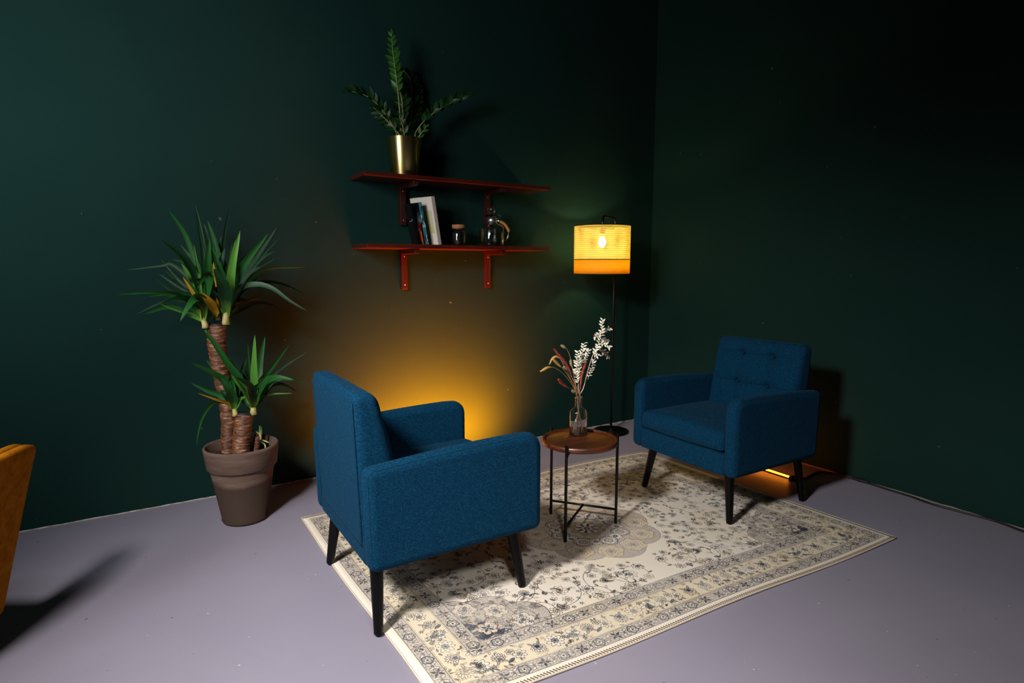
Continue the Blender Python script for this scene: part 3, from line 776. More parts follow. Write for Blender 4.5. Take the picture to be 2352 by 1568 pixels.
# ------------------------------------------------------------------ glass bottle with dried stems
bc = atz(1330, 1001, .4495); bc = Vector((bc.x+.012, bc.y+.022, .4497))
bot = thing('glass_bottle', 'clear glass bottle holding dried stems on the round table', 'bottle', bc)
o_ = [(0, .001), (.036, .0), (.0425, .003), (.045, .010), (.045, .112), (.042, .126), (.033, .137), (.0215, .143), (.0185, .149), (.0178, .186), (.0205, .189), (.0215, .192), (.0205, .195), (.0165, .196)]
i_ = [(.0158, .193), (.0162, .150), (.0192, .1425), (.0318, .1355), (.0408, .125), (.0438, .112), (.0438, .010), (.041, .0055), (0, .005)]
obj('body', lathe(o_+i_, seg=64), m_glass, bot)
def flat_text(s, size, m, parent, M, name):
    cu_ = bpy.data.curves.new(name, 'FONT'); cu_.body = s; cu_.size = size; cu_.extrude = size*.02; cu_.align_x = 'CENTER'
    tmp = bpy.data.objects.new('tmp', cu_); C.objects.link(tmp)
    bpy.context.view_layer.update()
    me = bpy.data.meshes.new_from_object(tmp.evaluated_get(bpy.context.evaluated_depsgraph_get()))
    bpy.data.objects.remove(tmp); me.transform(M)
    me.materials.clear(); me.materials.append(m)
    o = bpy.data.objects.new(name, me); C.objects.link(o); o.parent = parent; return o
m_etch = mat('etched_mark', (.45, .45, .45), rough=.6)
def on_cyl(ang, r, z): return Matrix.Translation((r*math.cos(ang), r*math.sin(ang), z)) @ Matrix.Rotation(ang+PI/2, 4, 'Z') @ Matrix.Rotation(PI/2, 4, 'X')
va = math.atan2(CAM.y-bc.y, CAM.x-bc.x)
flat_text('&', .020, m_etch, bot, on_cyl(va-.28, .0453, .078), 'etched_mark')

py = bc.y
def Zq(X, Y): return (1230+X/7.125, 720+Y/7.125)          # positions read off an enlarged crop of the photo
def Pz(X, Y, dy=0): return aty(*Zq(X, Y), py+dy)
base_pts = [(.024, -.006), (-.02, .012), (.01, .02), (-.012, -.02), (.0, .012), (.018, .014), (-.02, 0), (.004, -.018), (.012, -.012), (-.006, .02), (.02, 0), (-.015, .012)]
def stem_path(k, rest, n=20, through=None):
    b = Vector((bc.x+base_pts[k][0]*1.2, bc.y+base_pts[k][1]*1.2, bc.z+.0075))
    nk = Vector((bc.x-base_pts[k][0]*.30, bc.y-base_pts[k][1]*.30, bc.z+.17))
    return smoothpath([b, nk]+rest, n)
def leafmesh(name, ln, wd_, m, fold=.25, seg=5):
    bm = bmesh.new(); uvl = bm.loops.layers.uv.new('UVMap'); rows = []
    for i in range(seg+1):
        t = i/seg; w = wd_*.5*math.sin(PI*t**.8)*(1 if t < 1 else 0)+wd_*.02
        z = -ln*.12*t*t
        rows.append([bm.verts.new((-w, t*ln, z+w*fold)), bm.verts.new((0, t*ln, z)), bm.verts.new((w, t*ln, z+w*fold))])
    for i in range(seg):
        for k in (0, 1):
            f = bm.faces.new((rows[i][k], rows[i][k+1], rows[i+1][k+1], rows[i+1][k]))
            for lp, (a, b) in zip(f.loops, ((k, i), (k+1, i), (k+1, i+1), (k, i+1))): lp[uvl].uv = (a/2, b/seg)
    me = bpy.data.meshes.new(name); bm.to_mesh(me); bm.free(); me.materials.append(m)
    me.polygons.foreach_set('use_smooth', [True]*len(me.polygons)); return me
me_rus = leafmesh('dried_leaf', .0210, .0088, m_ruscus, .5)
def place_leaf(me, parent, p, d, nrm, s=1.0, name='leaf'):
    o = bpy.data.objects.new(name, me); C.objects.link(o); o.parent = parent
    y = d.normalized(); z = (nrm-y*nrm.dot(y)).normalized(); x = y.cross(z)
    M = Matrix((x, y, z)).transposed().to_4x4(); M.translation = p
    o.matrix_basis = M @ Matrix.Scale(s, 4); return o
def leafy(parent, path, m_me, t0, step, s=1.0, spread=1.0, rnd=None):
    pts = path; acc = 0; k = 0
    tot = sum((b-a).length for a, b in zip(pts, pts[1:]))
    view = (CAM-pts[0]).normalized(); run = 0
    for a, b in zip(pts, pts[1:]):
        l = (b-a).length; tdir = (b-a)/l
        while acc < run+l:
            if acc/tot >= t0:
                p = a+tdir*(acc-run); side = tdir.cross(view).normalized()*(1 if k % 2 else -1)
                ang = rnd.uniform(.5, 1.15)*spread
                d = tdir*math.cos(ang)+side*math.sin(ang)+view*rnd.uniform(-.5, .5)
                nr = view+Vector((rnd.uniform(-.7, .7), rnd.uniform(-.7, .7), rnd.uniform(-.4, .9)))
                place_leaf(m_me, parent, p, d, nr, s*rnd.uniform(.75, 1.15)); k += 1
            acc += step
        run += l
rb = random.Random(3)
def branch(k, label, main, subs, t0):
    t = thing('dried_branch', label, 'dried branch', bc, group='bleached leafy branches in the bottle')
    inv = -bc
    path = [p+inv for p in stem_path(k, [Pz(*q) for q in main], 30)]
    obj('stem', tube(path, [.0026-.0018*i/len(path) for i in range(len(path))], seg=8), m_ruscusstem, t)
    up = path[int(len(path)*t0):]
    leafy(t, up, me_rus, 0, .0074, 1.0, 1, rb)
    for s in subs:
        sp = smoothpath([Pz(*q)+inv for q in s], 12)
        obj('twig', tube(sp, .0009, seg=6), m_ruscusstem, t)
        leafy(t, sp, me_rus, .12, .0074, .95, 1, rb)
    return t
branch(0, 'tallest bleached cream leafy branch, leaning toward the lamp pole', [(780, 1230), (850, 960), (930, 700, -.02), (1010, 540, -.02), (1075, 340, -.03), (1095, 95, -.03)],
       [[(855, 1075), (900, 960, .01), (935, 850, .02), (960, 745, .02)], [(1010, 560, -.02), (1090, 600, 0), (1160, 670, .02), (1215, 715, .03)], [(1040, 470, -.02), (1110, 500, -.05), (1180, 520, -.07), (1225, 560, -.08)],
        [(1075, 330, -.03), (1010, 360, -.05), (950, 380, -.06)], [(1090, 300, -.03), (1150, 270, -.01), (1210, 235, 0)], [(1080, 400, -.03), (1130, 440, 0), (1180, 470, .02)], [(945, 660, -.02), (1000, 690, -.05), (1060, 670, -.06)]], .60)
branch(1, 'shorter bleached cream leafy branch in the middle of the dried bunch', [(700, 1200), (712, 1000), (735, 820), (770, 640, -.01), (795, 480, -.02)],
       [[(712, 1050), (680, 930, .02), (660, 830, .03), (655, 760, .04)], [(735, 850), (810, 740, .03), (860, 640, .04), (870, 590, .05)], [(730, 880), (690, 720, -.03), (700, 610, -.04)], [(700, 1160), (670, 1010, -.02), (650, 920, -.03)]], .42)
# fluffy heads
def fuzz(path, rad, m, name, parent, n=260, ln=.006, seed=1):
    r = random.Random(seed); bm = bmesh.new(); add_tube(bm, path, [x*.75 for x in rad], seg=8)
    for i in range(n):
        t = r.random()*(len(path)-1); k = int(t); f = t-k
        p = path[k].lerp(path[min(k+1, len(path)-1)], f); R_ = rad[k]*.6
        tg = (path[min(k+1, len(path)-1)]-path[k]).normalized()
        v = Vector((r.gauss(0, 1), r.gauss(0, 1), r.gauss(0, 1))); v -= tg*v.dot(tg); v.normalize()
        a = p+v*R_; b = a+(v*.8+tg*.9).normalized()*ln*(.6+.8*r.random())*max(.4, rad[k]/max(rad))
        w = v.cross(tg)*ln*.13; u = (tg-v)*ln*.08
        q = [bm.verts.new(a+w), bm.verts.new(a-w), bm.verts.new(a+u), bm.verts.new(b)]
        for f3 in ((0, 1, 3), (1, 2, 3), (2, 0, 3), (0, 2, 1)): bm.faces.new([q[j] for j in f3])
    return obj(name, bm, m, parent, smooth=False)
def redgrass(k, label, main, headstart, r_, m, seed):
    t = thing('dried_red_grass', label, 'dried grass', bc, group='red dried grasses in the bottle')
    path = [p-bc for p in stem_path(k, [Pz(*q) for q in main], 28)]
    obj('stem', tube(path, .0011, seg=6), m, t)
    h = path[int(len(path)*headstart):]; n = len(h)
    fuzz(h, [r_*math.sin(PI*(.12+.8*i/(n-1)))+.0006 for i in range(n)], m, 'seed_head', t, 420, .0085, seed)
redgrass(2, 'dark rose-red feathery grass head leaning over the fluffy tails', [(625, 1130), (545, 900, .01), (430, 740, .02), (300, 580, .03)], .50, .0055, m_redgrass, 1)
redgrass(3, 'upright coral red grass plume in front of the bleached branches', [(730, 1240, -.03), (745, 1080, -.04), (785, 900, -.05), (832, 790, -.06)], .42, .0034, m_redgrass2, 2)
redgrass(4, 'short coral red grass curving low over the bottle neck', [(655, 1260, 0), (600, 1235, 0), (510, 1200, -.01), (430, 1140, -.01), (372, 1072, -.02)], .62, .0024, m_redgrass2, 3)
def tail(k, label, stem, head, r_, m, seed):
    r_ *= 1.4
    t = thing('dried_tail_grass', label, 'dried grass', bc, group='fluffy tail grasses in the bottle')
    path = [p-bc for p in stem_path(k, [Pz(*q) for q in stem+[head[0]]], 24)]
    obj('stem', tube(path, [.0011]*len(path), seg=6), m_tailstem, t)
    h = smoothpath([Pz(*q)-bc for q in head], 10); n = len(h)
    fuzz(h, [r_*math.sin(PI*(.14+.76*i/(n-1))**.9)+.0004 for i in range(n)], m, 'seed_head', t, 420, .0042, seed)
tail(5, 'ochre fluffy tail grass reaching farthest toward the near armchair', [(620, 1200), (460, 990, -.02), (320, 890, -.03)], [(250, 878, -.03), (190, 885, -.035), (130, 920, -.04), (80, 945, -.04)], .0058, m_tail, 11)
tail(6, 'ochre fluffy tail grass bent over in an arch', [(630, 1180), (520, 960, .01), (430, 780, .02)], [(395, 725, .02), (330, 705, .02), (270, 745, .02), (228, 830, .02)], .0052, m_tail, 12)
tail(7, 'straight ochre fluffy tail grass below the arched one', [(630, 1190), (530, 1020, -.01), (450, 900, -.02)], [(410, 865, -.02), (360, 820, -.02), (320, 780, -.025), (288, 745, -.03)], .0060, m_tail, 13)
tail(8, 'beige round tail grass standing highest on a bare stem', [(650, 1150), (600, 860, .03), (560, 690, .03), (520, 590, .03)], [(492, 565, .03), (455, 540, .03), (418, 518, .03)], .0062, m_tail2, 14)
tail(9, 'small beige tail grass half hidden behind the dark red head', [(650, 1150), (570, 1000, .03)], [(525, 915, .03), (490, 890, .03), (452, 872, .03)], .0060, m_tail2, 15)
tail(10, 'slim beige tail grass beside the shorter bleached branch', [(655, 1150), (615, 950, -.02)], [(590, 860, -.02), (578, 800, -.02), (572, 755, -.02)], .0052, m_tail2, 16)
tail(11, 'low pale beige tail grass at the bottle mouth', [(670, 1340, -.02)], [(655, 1300, -.02), (630, 1280, -.025), (595, 1262, -.03)], .0058, m_tail2, 17)

# ------------------------------------------------------------------ floor lamp
PL = Vector((-.572, -.189, 0)); SC = Vector((-.805, -.314, 0)); SR = .200
lamp = thing('floor_lamp', 'lit floor lamp with cane webbing drum shade on a thin dark pole', 'floor lamp', PL)
obj('base', lathe([(0, 0), (.134, 0), (.137, .004), (.137, .012), (.133, .018), (.02, .019), (.016, .03), (.012, .034), (0, .034)], seg=72), m_blackmetal, lamp)
so = SC-PL
hook = [(0, 0, .02), (0, 0, 1.0), (0, 0, 1.55)]
P = [Vector(p) for p in hook]
for i in range(1, 7):
    a = PI/2*i/6; P.append(Vector((0, 0, 1.605))+Vector((0, 0, .052*math.sin(a)))+so*(.18*(1-math.cos(a))))
for i in range(1, 7):
    a = PI/2*i/6; P.append(Vector((0, 0, 1.605))+so*(.82+.18*math.sin(a))+Vector((0, 0, .052*math.cos(a))))
P.append(so+Vector((0, 0, 1.555)))
obj('pole', tube(P, .0085, seg=16), m_poledark, lamp)
ZT, ZM, ZB = 1.583, 1.345, 1.243
obj('bulb_socket', tube([so+Vector((0, 0, 1.565)), so+Vector((0, 0, 1.505))], .019, seg=20), mat('cream_socket', (.5, .4, .25), rough=.6), lamp)
bm = bmesh.new(); bmesh.ops.create_uvsphere(bm, u_segments=20, v_segments=14, radius=.030)
bmesh.ops.transform(bm, matrix=Matrix.Translation(so+Vector((0, 0, 1.468))) @ Matrix.Diagonal((.85, .85, 1.2, 1)), verts=bm.verts)
obj('bulb', bm, m_bulb, lamp)
sh = bpy.data.objects.new('lamp_shade', None)
bm = bmesh.new(); nr = 17; ns = 150
for i in range(nr):
    z = ZM+.006+(ZT-ZM-.012)*i/(nr-1)
    add_lathe(bm, [(SR-.0008, z-.0034), (SR+.0012, z-.0034), (SR+.0012, z+.0034), (SR-.0008, z+.0034)], seg=100, c=so, closed=True)
for k in range(ns):
    a = 2*PI*k/ns; c_ = so+Vector((math.cos(a)*(SR-.0016), math.sin(a)*(SR-.0016), (ZM+ZT)/2))
    add_box(bm, c_, (.0012, .0033, ZT-ZM), Matrix.Rotation(a, 3, 'Z'))
net = obj('lamp_shade', bm, m_cane, lamp, smooth=False); net['label'] = 'open woven cane webbing'
bm = lathe([(SR, ZB), (SR, ZM), (SR-.0016, ZM), (SR-.0016, ZB)], seg=100, c=so, closed=True)
bd = obj('shade_band', bm, m_band, lamp); bd['label'] = 'orange band round the bottom of the shade'
for z, r_ in ((ZT, .0032), (ZM, .0030), (ZB, .0022)):
    P = [so+Vector((SR*math.cos(2*PI*k/90), SR*math.sin(2*PI*k/90), z)) for k in range(90)]
    obj('rim_ring', tube(P, r_, seg=6, closed=True), m_blackmetal, lamp)
bm = bmesh.new()
for k in range(3):
    a = 2*PI*k/3+.4; add_tube(bm, [so+Vector((0, 0, 1.56)), so+Vector((SR*math.cos(a), SR*math.sin(a), ZT-.004))], .0018, seg=6)
obj('spider_frame', bm, m_blackmetal, lamp)

# ------------------------------------------------------------------ shelves
SX0, SX1, SD = -2.530, -1.232, .272
def shelf(z1, z0, label):
    t = thing('wall_shelf', label, 'shelf', (SX0, 0, z0), group='mahogany stained wall shelves')
    o = obj('board', box(((SX1-SX0)/2, -SD/2-.001, (z1-z0)/2), (SX1-SX0, SD, z1-z0), .0025), m_redwood, t, smooth=False)
    for x in (-2.205-SX0, -1.590-SX0):
        b = bmesh.new(); add_box(b, (x, -.0165, -.128), (.040, .030, .255), None, .004)
        br = obj('bracket', b, m_redwood_v, t, smooth=False)
        obj('bracket_arm', box((x, -.125, -.016), (.036, .235, .030), .004), m_redwood_v, br, smooth=False)
        for zz in (-.045, -.225):
            s = bmesh.new(); bmesh.ops.create_uvsphere(s, u_segments=10, v_segments=6, radius=.0042)
            bmesh.ops.transform(s, matrix=Matrix.Translation((x, -.0318, zz)) @ Matrix.Diagonal((1, .45, 1, 1)), verts=s.verts)
            obj('screw', s, m_steel, br)
    return t
shelf(1.835, 1.812, 'upper red-brown wooden wall shelf, carrying the brass planter')
shelf(1.430, 1.405, 'lower red-brown wooden wall shelf, carrying books and glassware')

# ------------------------------------------------------------------ ZZ plant in brass planter
PZ = Vector((-2.236, -.14, 1.8352))
zz = thing('potted_plant', 'glossy leaved plant with arching fronds in a brass planter on the upper shelf', 'plant', PZ)
obj('planter', lathe([(0, 0), (.080, 0), (.0835, .003), (.108, .226), (.1075, .2275), (.1055, .226), (.083, .010), (0, .010)], seg=72), m_brass, zz)
obj('soil', lathe([(0, .205), (.06, .207), (.102, .200)], seg=32), m_soil, zz)
me_zz = leafmesh('zz_leaf', .066, .031, m_zzleaf, .35, 6)
me_zl = leafmesh('zz_leaf_fresh', .062, .028, m_zzlight, .35, 6)
def Z1(X, Y): return (700+X/3.92, 50+Y/3.92)
fr = [  # points (crop x, crop y, depth), leaf start, fresh?, scale, step
    ([(870, 1025, 0), (850, 750, -.02), (822, 480, -.03), (797, 300, -.03), (782, 120, -.03)], .46, 1, 1.0, .0175),
    ([(885, 1025, .02), (878, 740, .02), (845, 560, .03), (855, 450, .05)], .30, 0, 1.15, .0175),
    ([(845, 1025, 0), (740, 850, -.03), (640, 730, -.05), (540, 660, -.06), (440, 632, -.07), (375, 630, -.08)], .30, 0, .95, .0175),
    ([(980, 1025, 0), (1060, 910, -.02), (1190, 800, -.04), (1310, 735, -.05), (1420, 690, -.06), (1505, 655, -.06)], .28, 0, 1.0, .0175),
    ([(930, 1025, .04), (960, 820, .07), (962, 620, .09), (940, 500, .10), (885, 435, .10)], .25, 0, 1.0, .0175),
    ([(930, 1025, .05), (1000, 800, .08), (1010, 640, .10), (1000, 520, .10)], .25, 0, .95, .0175),
    ([(900, 1025, .02), (960, 940, .06), (1040, 860, .09)], .2, 0, 1.0, .02),
    ([(1030, 1030, 0), (1060, 990, -.02), (1092, 950, -.03)], .2, 1, .8, .02),
    ([(860, 1025, .05), (780, 930, .08), (700, 850, .10), (620, 770, .10)], .3, 0, .95, .0175),
    ([(900, 1025, -.03), (880, 930, -.05), (850, 850, -.06)], .2, 0, .9, .02)]
rz = random.Random(21)
for pts, t0, fresh, s, step in fr:
    pth = smoothpath([aty(*Z1(a, b), PZ.y+d)-PZ for a, b, d in pts], 24)
    pth[0].z = min(pth[0].z, .2045)
    if abs(pth[0].x) > .095: pth[0].x = math.copysign(.09, pth[0].x)
    st = obj('stem', tube(pth, [.0048-.0034*i/len(pth) for i in range(len(pth))], seg=8), m_zzstem, zz)
    tot = sum((b-a).length for a, b in zip(pth, pth[1:])); run = 0; acc = tot*t0; k = 0
    horiz = abs((pth[-1]-pth[0]).normalized().z) < .75
    for a, b in zip(pth, pth[1:]):
        l = (b-a).length; td = (b-a)/l
        while acc < run+l:
            p = a+td*(acc-run); view = (CAM-PZ-p).normalized()
            q = td.cross(view).normalized()*(1 if k % 2 else -1)
            if horiz and q.z < 0: q = (q*.45+view*.9*(1 if k % 4 < 2 else -.7)+Vector((0, 0, .25))).normalized()
            an = rz.uniform(.6, .95)
            d = td*math.cos(an)+q*math.sin(an)+Vector((0, 0, .15))
            tip = max(.55, 1-.5*max(0, (acc/tot-.8)/.2))
            place_leaf(me_zl if fresh else me_zz, st, p, d, view+Vector((rz.uniform(-.6, .6), 0, rz.uniform(.1, 1.0))), s*tip*rz.uniform(.85, 1.08)); k += 1
            acc += step
        run += l
    place_leaf(me_zl if fresh else me_zz, st, pth[-1], pth[-1]-pth[-2], Vector((-.3, -1, .4)), s*.6)
# keep leaves off the wall plane
for st in zz.children:
    for lf in st.children:
        w = lf.matrix_basis.translation
        tipy = PZ.y+w.y+(lf.matrix_basis.col[1].y*.062)
        if tipy > -.01: lf.matrix_basis.translation.y -= tipy+.012

# ------------------------------------------------------------------ books
def cover_image():
    h, w = 230, 160; Y, X = np.mgrid[0:h, 0:w]; y = Y/h; x = X/w     # y up
    a = np.zeros((h, w, 3)); t = np.clip((y-.35)/.5, 0, 1)[..., None]
    a[:] = np.array([.55, .68, .66])*(1-t)+np.array([.01, .02, .04])*t
    lowm = np.clip((.32-y)/.1, 0, 1)[..., None]; a = a*(1-lowm)+np.array([.42, .36, .12])*lowm
    hill = (y < .30+.12*np.sin(x*6+1)) & (y > .22); a[hill] = [.12, .25, .38]
    fig = ((x-.72)/.20)**2+((y-.26)/.20)**2 < 1; a[fig] = [.86, .36, .05]
    fig2 = ((x-.80)/.10)**2+((y-.44)/.12)**2 < 1; a[fig2] = [.45, .02, .06]
    fur = ((x-.62)/.12)**2+((y-.36)/.05)**2 < 1; a[fur] = [.8, .78, .75]
    bl = ((x-.95)/.10)**2+((y-.25)/.3)**2 < 1; a[bl] = [.01, .01, .02]
    a *= (.9+.2*np.random.RandomState(3).rand(h, w))[..., None]
    return np.clip(a, 0, 1)
def spine_image():
    h, w = 230, 30; r = np.random.RandomState(4); a = np.empty((h, w, 3)); a[:] = [.25, .52, .60]
    Y, X = np.mgrid[0:h, 0:w]
    for i in range(26):
        cy, cx, ry, rx = r.rand()*h, r.rand()*w, 4+r.rand()*16, 2+r.rand()*6
        c = [[.03, .16, .22], [.6, .82, .85], [.10, .36, .45], [.85, .92, .9]][r.randint(4)]
        a[((Y-cy)/ry)**2+((X-cx)/rx)**2 < 1] = c
    return a
def imgmat(name, arr, rough=.35):
    m = mat(name, (.5, .5, .5), rough=rough)
    t = N(m, 'ShaderNodeTexImage'); t.image = to_image(name, arr); L(m, t.outputs[0], bsdf(m).inputs['Base Color']); return m
m_cover = imgmat('book_cover_picture', cover_image()); m_spine = imgmat('book_spine_picture', spine_image())
m_pages = mat('book_pages', (.62, .56, .47), rough=.9)
def quad(pts, m, name, parent):
    bm = bmesh.new(); uvl = bm.loops.layers.uv.new('UVMap')
    f = bm.faces.new([bm.verts.new(p) for p in pts])
    for lp, uv in zip(f.loops, ((0, 0), (1, 0), (1, 1), (0, 1))): lp[uvl].uv = uv
    r = bmesh.ops.extrude_face_region(bm, geom=[f]); n = f.normal
    for v in [g_ for g_ in r['geom'] if isinstance(g_, bmesh.types.BMVert)]: pass
    me = bpy.data.meshes.new(name)
    bm.free(); bm = bmesh.new(); uvl = bm.loops.layers.uv.new('UVMap')
    A = [Vector(p) for p in pts]; nn_ = (A[1]-A[0]).cross(A[3]-A[0]).normalized()*.0006
    v0 = [bm.verts.new(p+nn_) for p in A]; v1 = [bm.verts.new(p-nn_*.5) for p in A]
    fs = [bm.faces.new(v0)]+[bm.faces.new((v0[k], v1[k], v1[(k+1) % 4], v0[(k+1) % 4])) for k in range(4)]
    for lp, uv in zip(fs[0].loops, ((0, 0), (1, 0), (1, 1), (0, 1))): lp[uvl].uv = uv
    bm.to_mesh(me); bm.free(); me.materials.append(m)
    o = bpy.data.objects.new(name, me); C.objects.link(o); o.parent = parent; return o
def book(label, corner, th, w, h, m_c, m_s, m_f, lean=11.5, yaw=22):
    # local: x = thickness, y = depth from spine (0) to fore edge, z = height; spine faces -y
    t = thing('book', label, 'book', corner, 0, 'books on the lower shelf')
    t.rotation_euler = (0, -math.radians(lean), math.radians(yaw))
    cv = bmesh.new(); add_box(cv, (.0009, w/2, h/2), (.0018, w, h)); add_box(cv, (th-.0009, w/2, h/2), (.0018, w, h)); add_box(cv, (th/2, .0009, h/2), (th, .0018, h))
    obj('cover', cv, m_c, t, smooth=False)
    obj('pages', box((th/2, w/2-.001, h/2), (th-.0038, w-.006, h-.006)), m_pages, t, smooth=False)
    return t
BZ0 = 1.4302
b3 = book('thick white paperback leaning behind the other two books', (-2.048, -.212, BZ0), .027, .185, .296, m_white, m_white, m_white)
quad([(-.0003, .085, .075), (-.0003, .018, .075), (-.0003, .018, .215), (-.0003, .085, .215)], mat('pale_yellow_panel', (.50, .47, .27), rough=.7), 'cover_panel', b3)
quad([(-.0009, .070, .075), (-.0009, .022, .075), (-.0009, .022, .115), (-.0009, .070, .115)], mat('yellow_green_panel', (.48, .46, .14), rough=.7), 'cover_panel', b3)
b2 = book('blue-spined picture book with orange figure on its cover, between black and white books', (-2.1365, -.214, BZ0), .024, .122, .256, m_blackpaper, m_spine, m_cover, yaw=14)
quad([(-.0003, .120, .001), (-.0003, .001, .001), (-.0003, .001, .255), (-.0003, .120, .255)], m_cover, 'cover_picture', b2)
quad([(.0005, -.0003, .001), (.0235, -.0003, .001), (.0235, -.0003, .255), (.0005, -.0003, .255)], m_spine, 'spine_picture', b2)
b1 = book('thin black book at the front of the leaning row', (-2.1945, -.224, BZ0), .010, .078, .246, m_blackpaper, m_blackpaper, m_blackpaper, yaw=4)
sc_ = [(-.0008, .030-.004*i*1.2, .145+.003*math.sin(i*2.1)+(.006 if i > 5 else 0)) for i in range(8)]
m_sig = mat('white_signature', (.6, .6, .6), rough=.5)
obj('signature', tube([Vector((-.0006, .045-.005*i, .142+.002*math.sin(i*2.4)+(.004*(i-6) if i > 6 else 0))) for i in range(10)], .0009, seg=6), m_sig, b1)

# ------------------------------------------------------------------ jar with cork lid, glass jug
jp = aty(1053.5, 557, -.155); jp.z = 1.4303
jar = thing('glass_jar', 'small dark-filled glass jar with a cork lid on the lower shelf', 'jar', jp)
obj('body', lathe([(0, 0), (.042, 0), (.046, .004), (.047, .02), (.047, .075), (.044, .088), (.038, .096), (.037, .108), (.034, .108), (.0345, .096), (.041, .086), (.044, .074), (.044, .02), (.041, .006), (0, .005)], seg=48), m_glass, jar)
obj('filling', lathe([(0, .0055), (.040, .0065), (.0432, .02), (.0432, .073), (.0405, .084), (.030, .089), (0, .090)], seg=40), m_coffee, jar)
obj('lid', lathe([(0, .100), (.031, .100), (.034, .108), (.042, .113), (.0425, .130), (.040, .133), (0, .133)], seg=40), m_cork, jar)
gp = aty(1130, 557, -.150); gp.z = 1.4303
jug = thing('glass_jug', 'clear glass jug with round stopper and rattan-wrapped handle on the lower shelf', 'jug', gp)
obj('body', lathe([(0, 0), (.078, 0), (.084, .004), (.086, .012), (.084, .118), (.076, .136), (.052, .147), (.036, .153), (.033, .160), (.033, .190), (.046, .196), (.048, .200), (.045, .203), (.030, .199), (.0295, .160), (.034, .149), (.050, .143), (.073, .132), (.080, .117), (.082, .014), (.076, .007), (0, .006)], seg=72), m_glass, jug)
obj('collar', lathe([(.0335, .155), (.0355, .156), (.0355, .184), (.0335, .185)], seg=48), m_steel, jug)
obj('stopper', lathe([(0, .178), (.024, .178), (.0275, .186), (.0275, .204), (.018, .210), (.013, .214), (.020, .220), (.027, .232), (.028, .243), (.023, .256), (.012, .264), (0, .266)], seg=40), m_glass, jug)
hr = Vector((Rv.x, Rv.y, 0)).normalized()
obj('handle_mount', tube([hr*.034+Vector((0, 0, .172)), hr*.058+Vector((0, 0, .162))], .006, seg=12), m_steel, jug)
m_rattan = mat('rattan_wrap', (.42, .17, .035), rough=.6)
hp = smoothpath([hr*.056+Vector((0, 0, .163)), hr*.085+Vector((0, 0, .146)), hr*.108+Vector((0, 0, .112)), hr*.113+Vector((0, 0, .098))], 40)
obj('handle', tube(hp, [.0085+.0016*(i % 2) for i in range(len(hp))], seg=12), m_rattan, jug)
obj('handle_tip', tube([hr*.113+Vector((0, 0, .098)), hr*.106+Vector((0, 0, .060)), hr*.090+Vector((0, 0, .035))], .0028, seg=8), m_steel, jug)
bm = bmesh.new(); bmesh.ops.create_uvsphere(bm, u_segments=14, v_segments=10, radius=.0085)
bmesh.ops.transform(bm, matrix=Matrix.Translation(hr*.052+Vector((0, 0, .203))), verts=bm.verts)
obj('rim_bead', bm, m_glass, jug)

# ------------------------------------------------------------------ yucca in terracotta pot
PY = Vector((-3.267, -.417, 0))
yu = thing('potted_yucca', 'tall two-tiered yucca in a dark terracotta pot against the green wall', 'plant', PY)
obj('pot', lathe([(0, 0), (.100, 0), (.106, .004), (.112, .016), (.109, .0175), (.150, .270), (.152, .282), (.160, .286), (.166, .292), (.177, .385), (.178, .394), (.174, .399), (.168, .399), (.163, .392), (.148, .290), (.10, .02), (0, .02)], seg=96), m_terracotta, yu)
obj('soil', lathe([(0, .352), (.08, .350), (.159, .343)], seg=40), m_soil, yu)
def Z4(X, Y): return (400+X/3.267, 760+Y/3.267)
def Z3(X, Y): return (260+X/4.479, 450+Y/4.479)
def wobble(seed, amp=.13):
    r = random.Random(seed); T = [[r.uniform(-1, 1) for _ in range(12)] for _ in range(400)]
    def f(i, a):
        k = (a/(2*PI)*12) % 12; k0 = int(k) % 12; return 1+amp*(T[i][k0]*(1-(k-int(k)))+T[i][(k0+1) % 12]*(k-int(k)))+(.05 if i % 3 == 0 else 0)
    return f
def trunk(pts, rad, seed, cutr):
    P = smoothpath([aty(u, v, PY.y+d)-PY for u, v, d in pts], 70); P[0].z = .335
    n = len(P); rr = [rad[0]+(rad[1]-rad[0])*(i/(n-1)) for i in range(n)]
    rr[-1] *= .93
    t = obj('trunk', tube(P, rr, seg=28, wob=wobble(seed, .055)), m_bark, yu)
    bm = bmesh.new(); add_tube(bm, [P[-1]-(P[-1]-P[-2])*.6, P[-1]+(P[-1]-P[-2]).normalized()*.006, P[-1]+(P[-1]-P[-2]).normalized()*.010], [cutr, cutr*.95, cutr*.7], seg=20, wob=wobble(seed+9, .12))
    obj('cut_top', bm, m_cut, t)
    return P
t1 = trunk([(524, 1035, .05), (523, 940, .05), (507, 850, .03), (498, 790, .0), (500, 745, -.01)], (.033, .044), 1, .036)
t2 = trunk([(553, 1040, -.02), (557, 990, -.02), (562, 951, -.02)], (.041, .042), 2, .037)
t3 = trunk([(586, 1036, .01), (589, 1018, .01), (592, 1001, .01)], (.018, .018), 3, .014)
def shoot(px_, py_, d, h, r0, lean=(0, 0)):
    b = aty(px_, py_, PY.y+d)-PY
    obj('shoot', tube([b+Vector((0, 0, -.015)), b, b+Vector((lean[0]*.5, lean[1]*.5, h*.5)), b+Vector((lean[0]*1.6, lean[1], h*1.7))], [r0*.95, r0*.9, r0*.7, r0*.42], seg=14, wob=wobble(int(px_), .08)), m_shoot, yu)
    return b
shoot(472, 746, -.03, .045, .017, (-.012, 0)); shoot(519, 738, -.03, .060, .020, (.004, 0)); shoot(497, 728, .02, .05, .015)
shoot(540, 948, -.03, .035, .015, (-.006, 0)); shoot(582, 945, -.03, .055, .017, (.004, 0)); shoot(598, 1003, 0, .035, .008)
VIEW = Vector((CAM.x-PY.x, CAM.y-PY.y, .3)).normalized()
rl = random.Random(77)
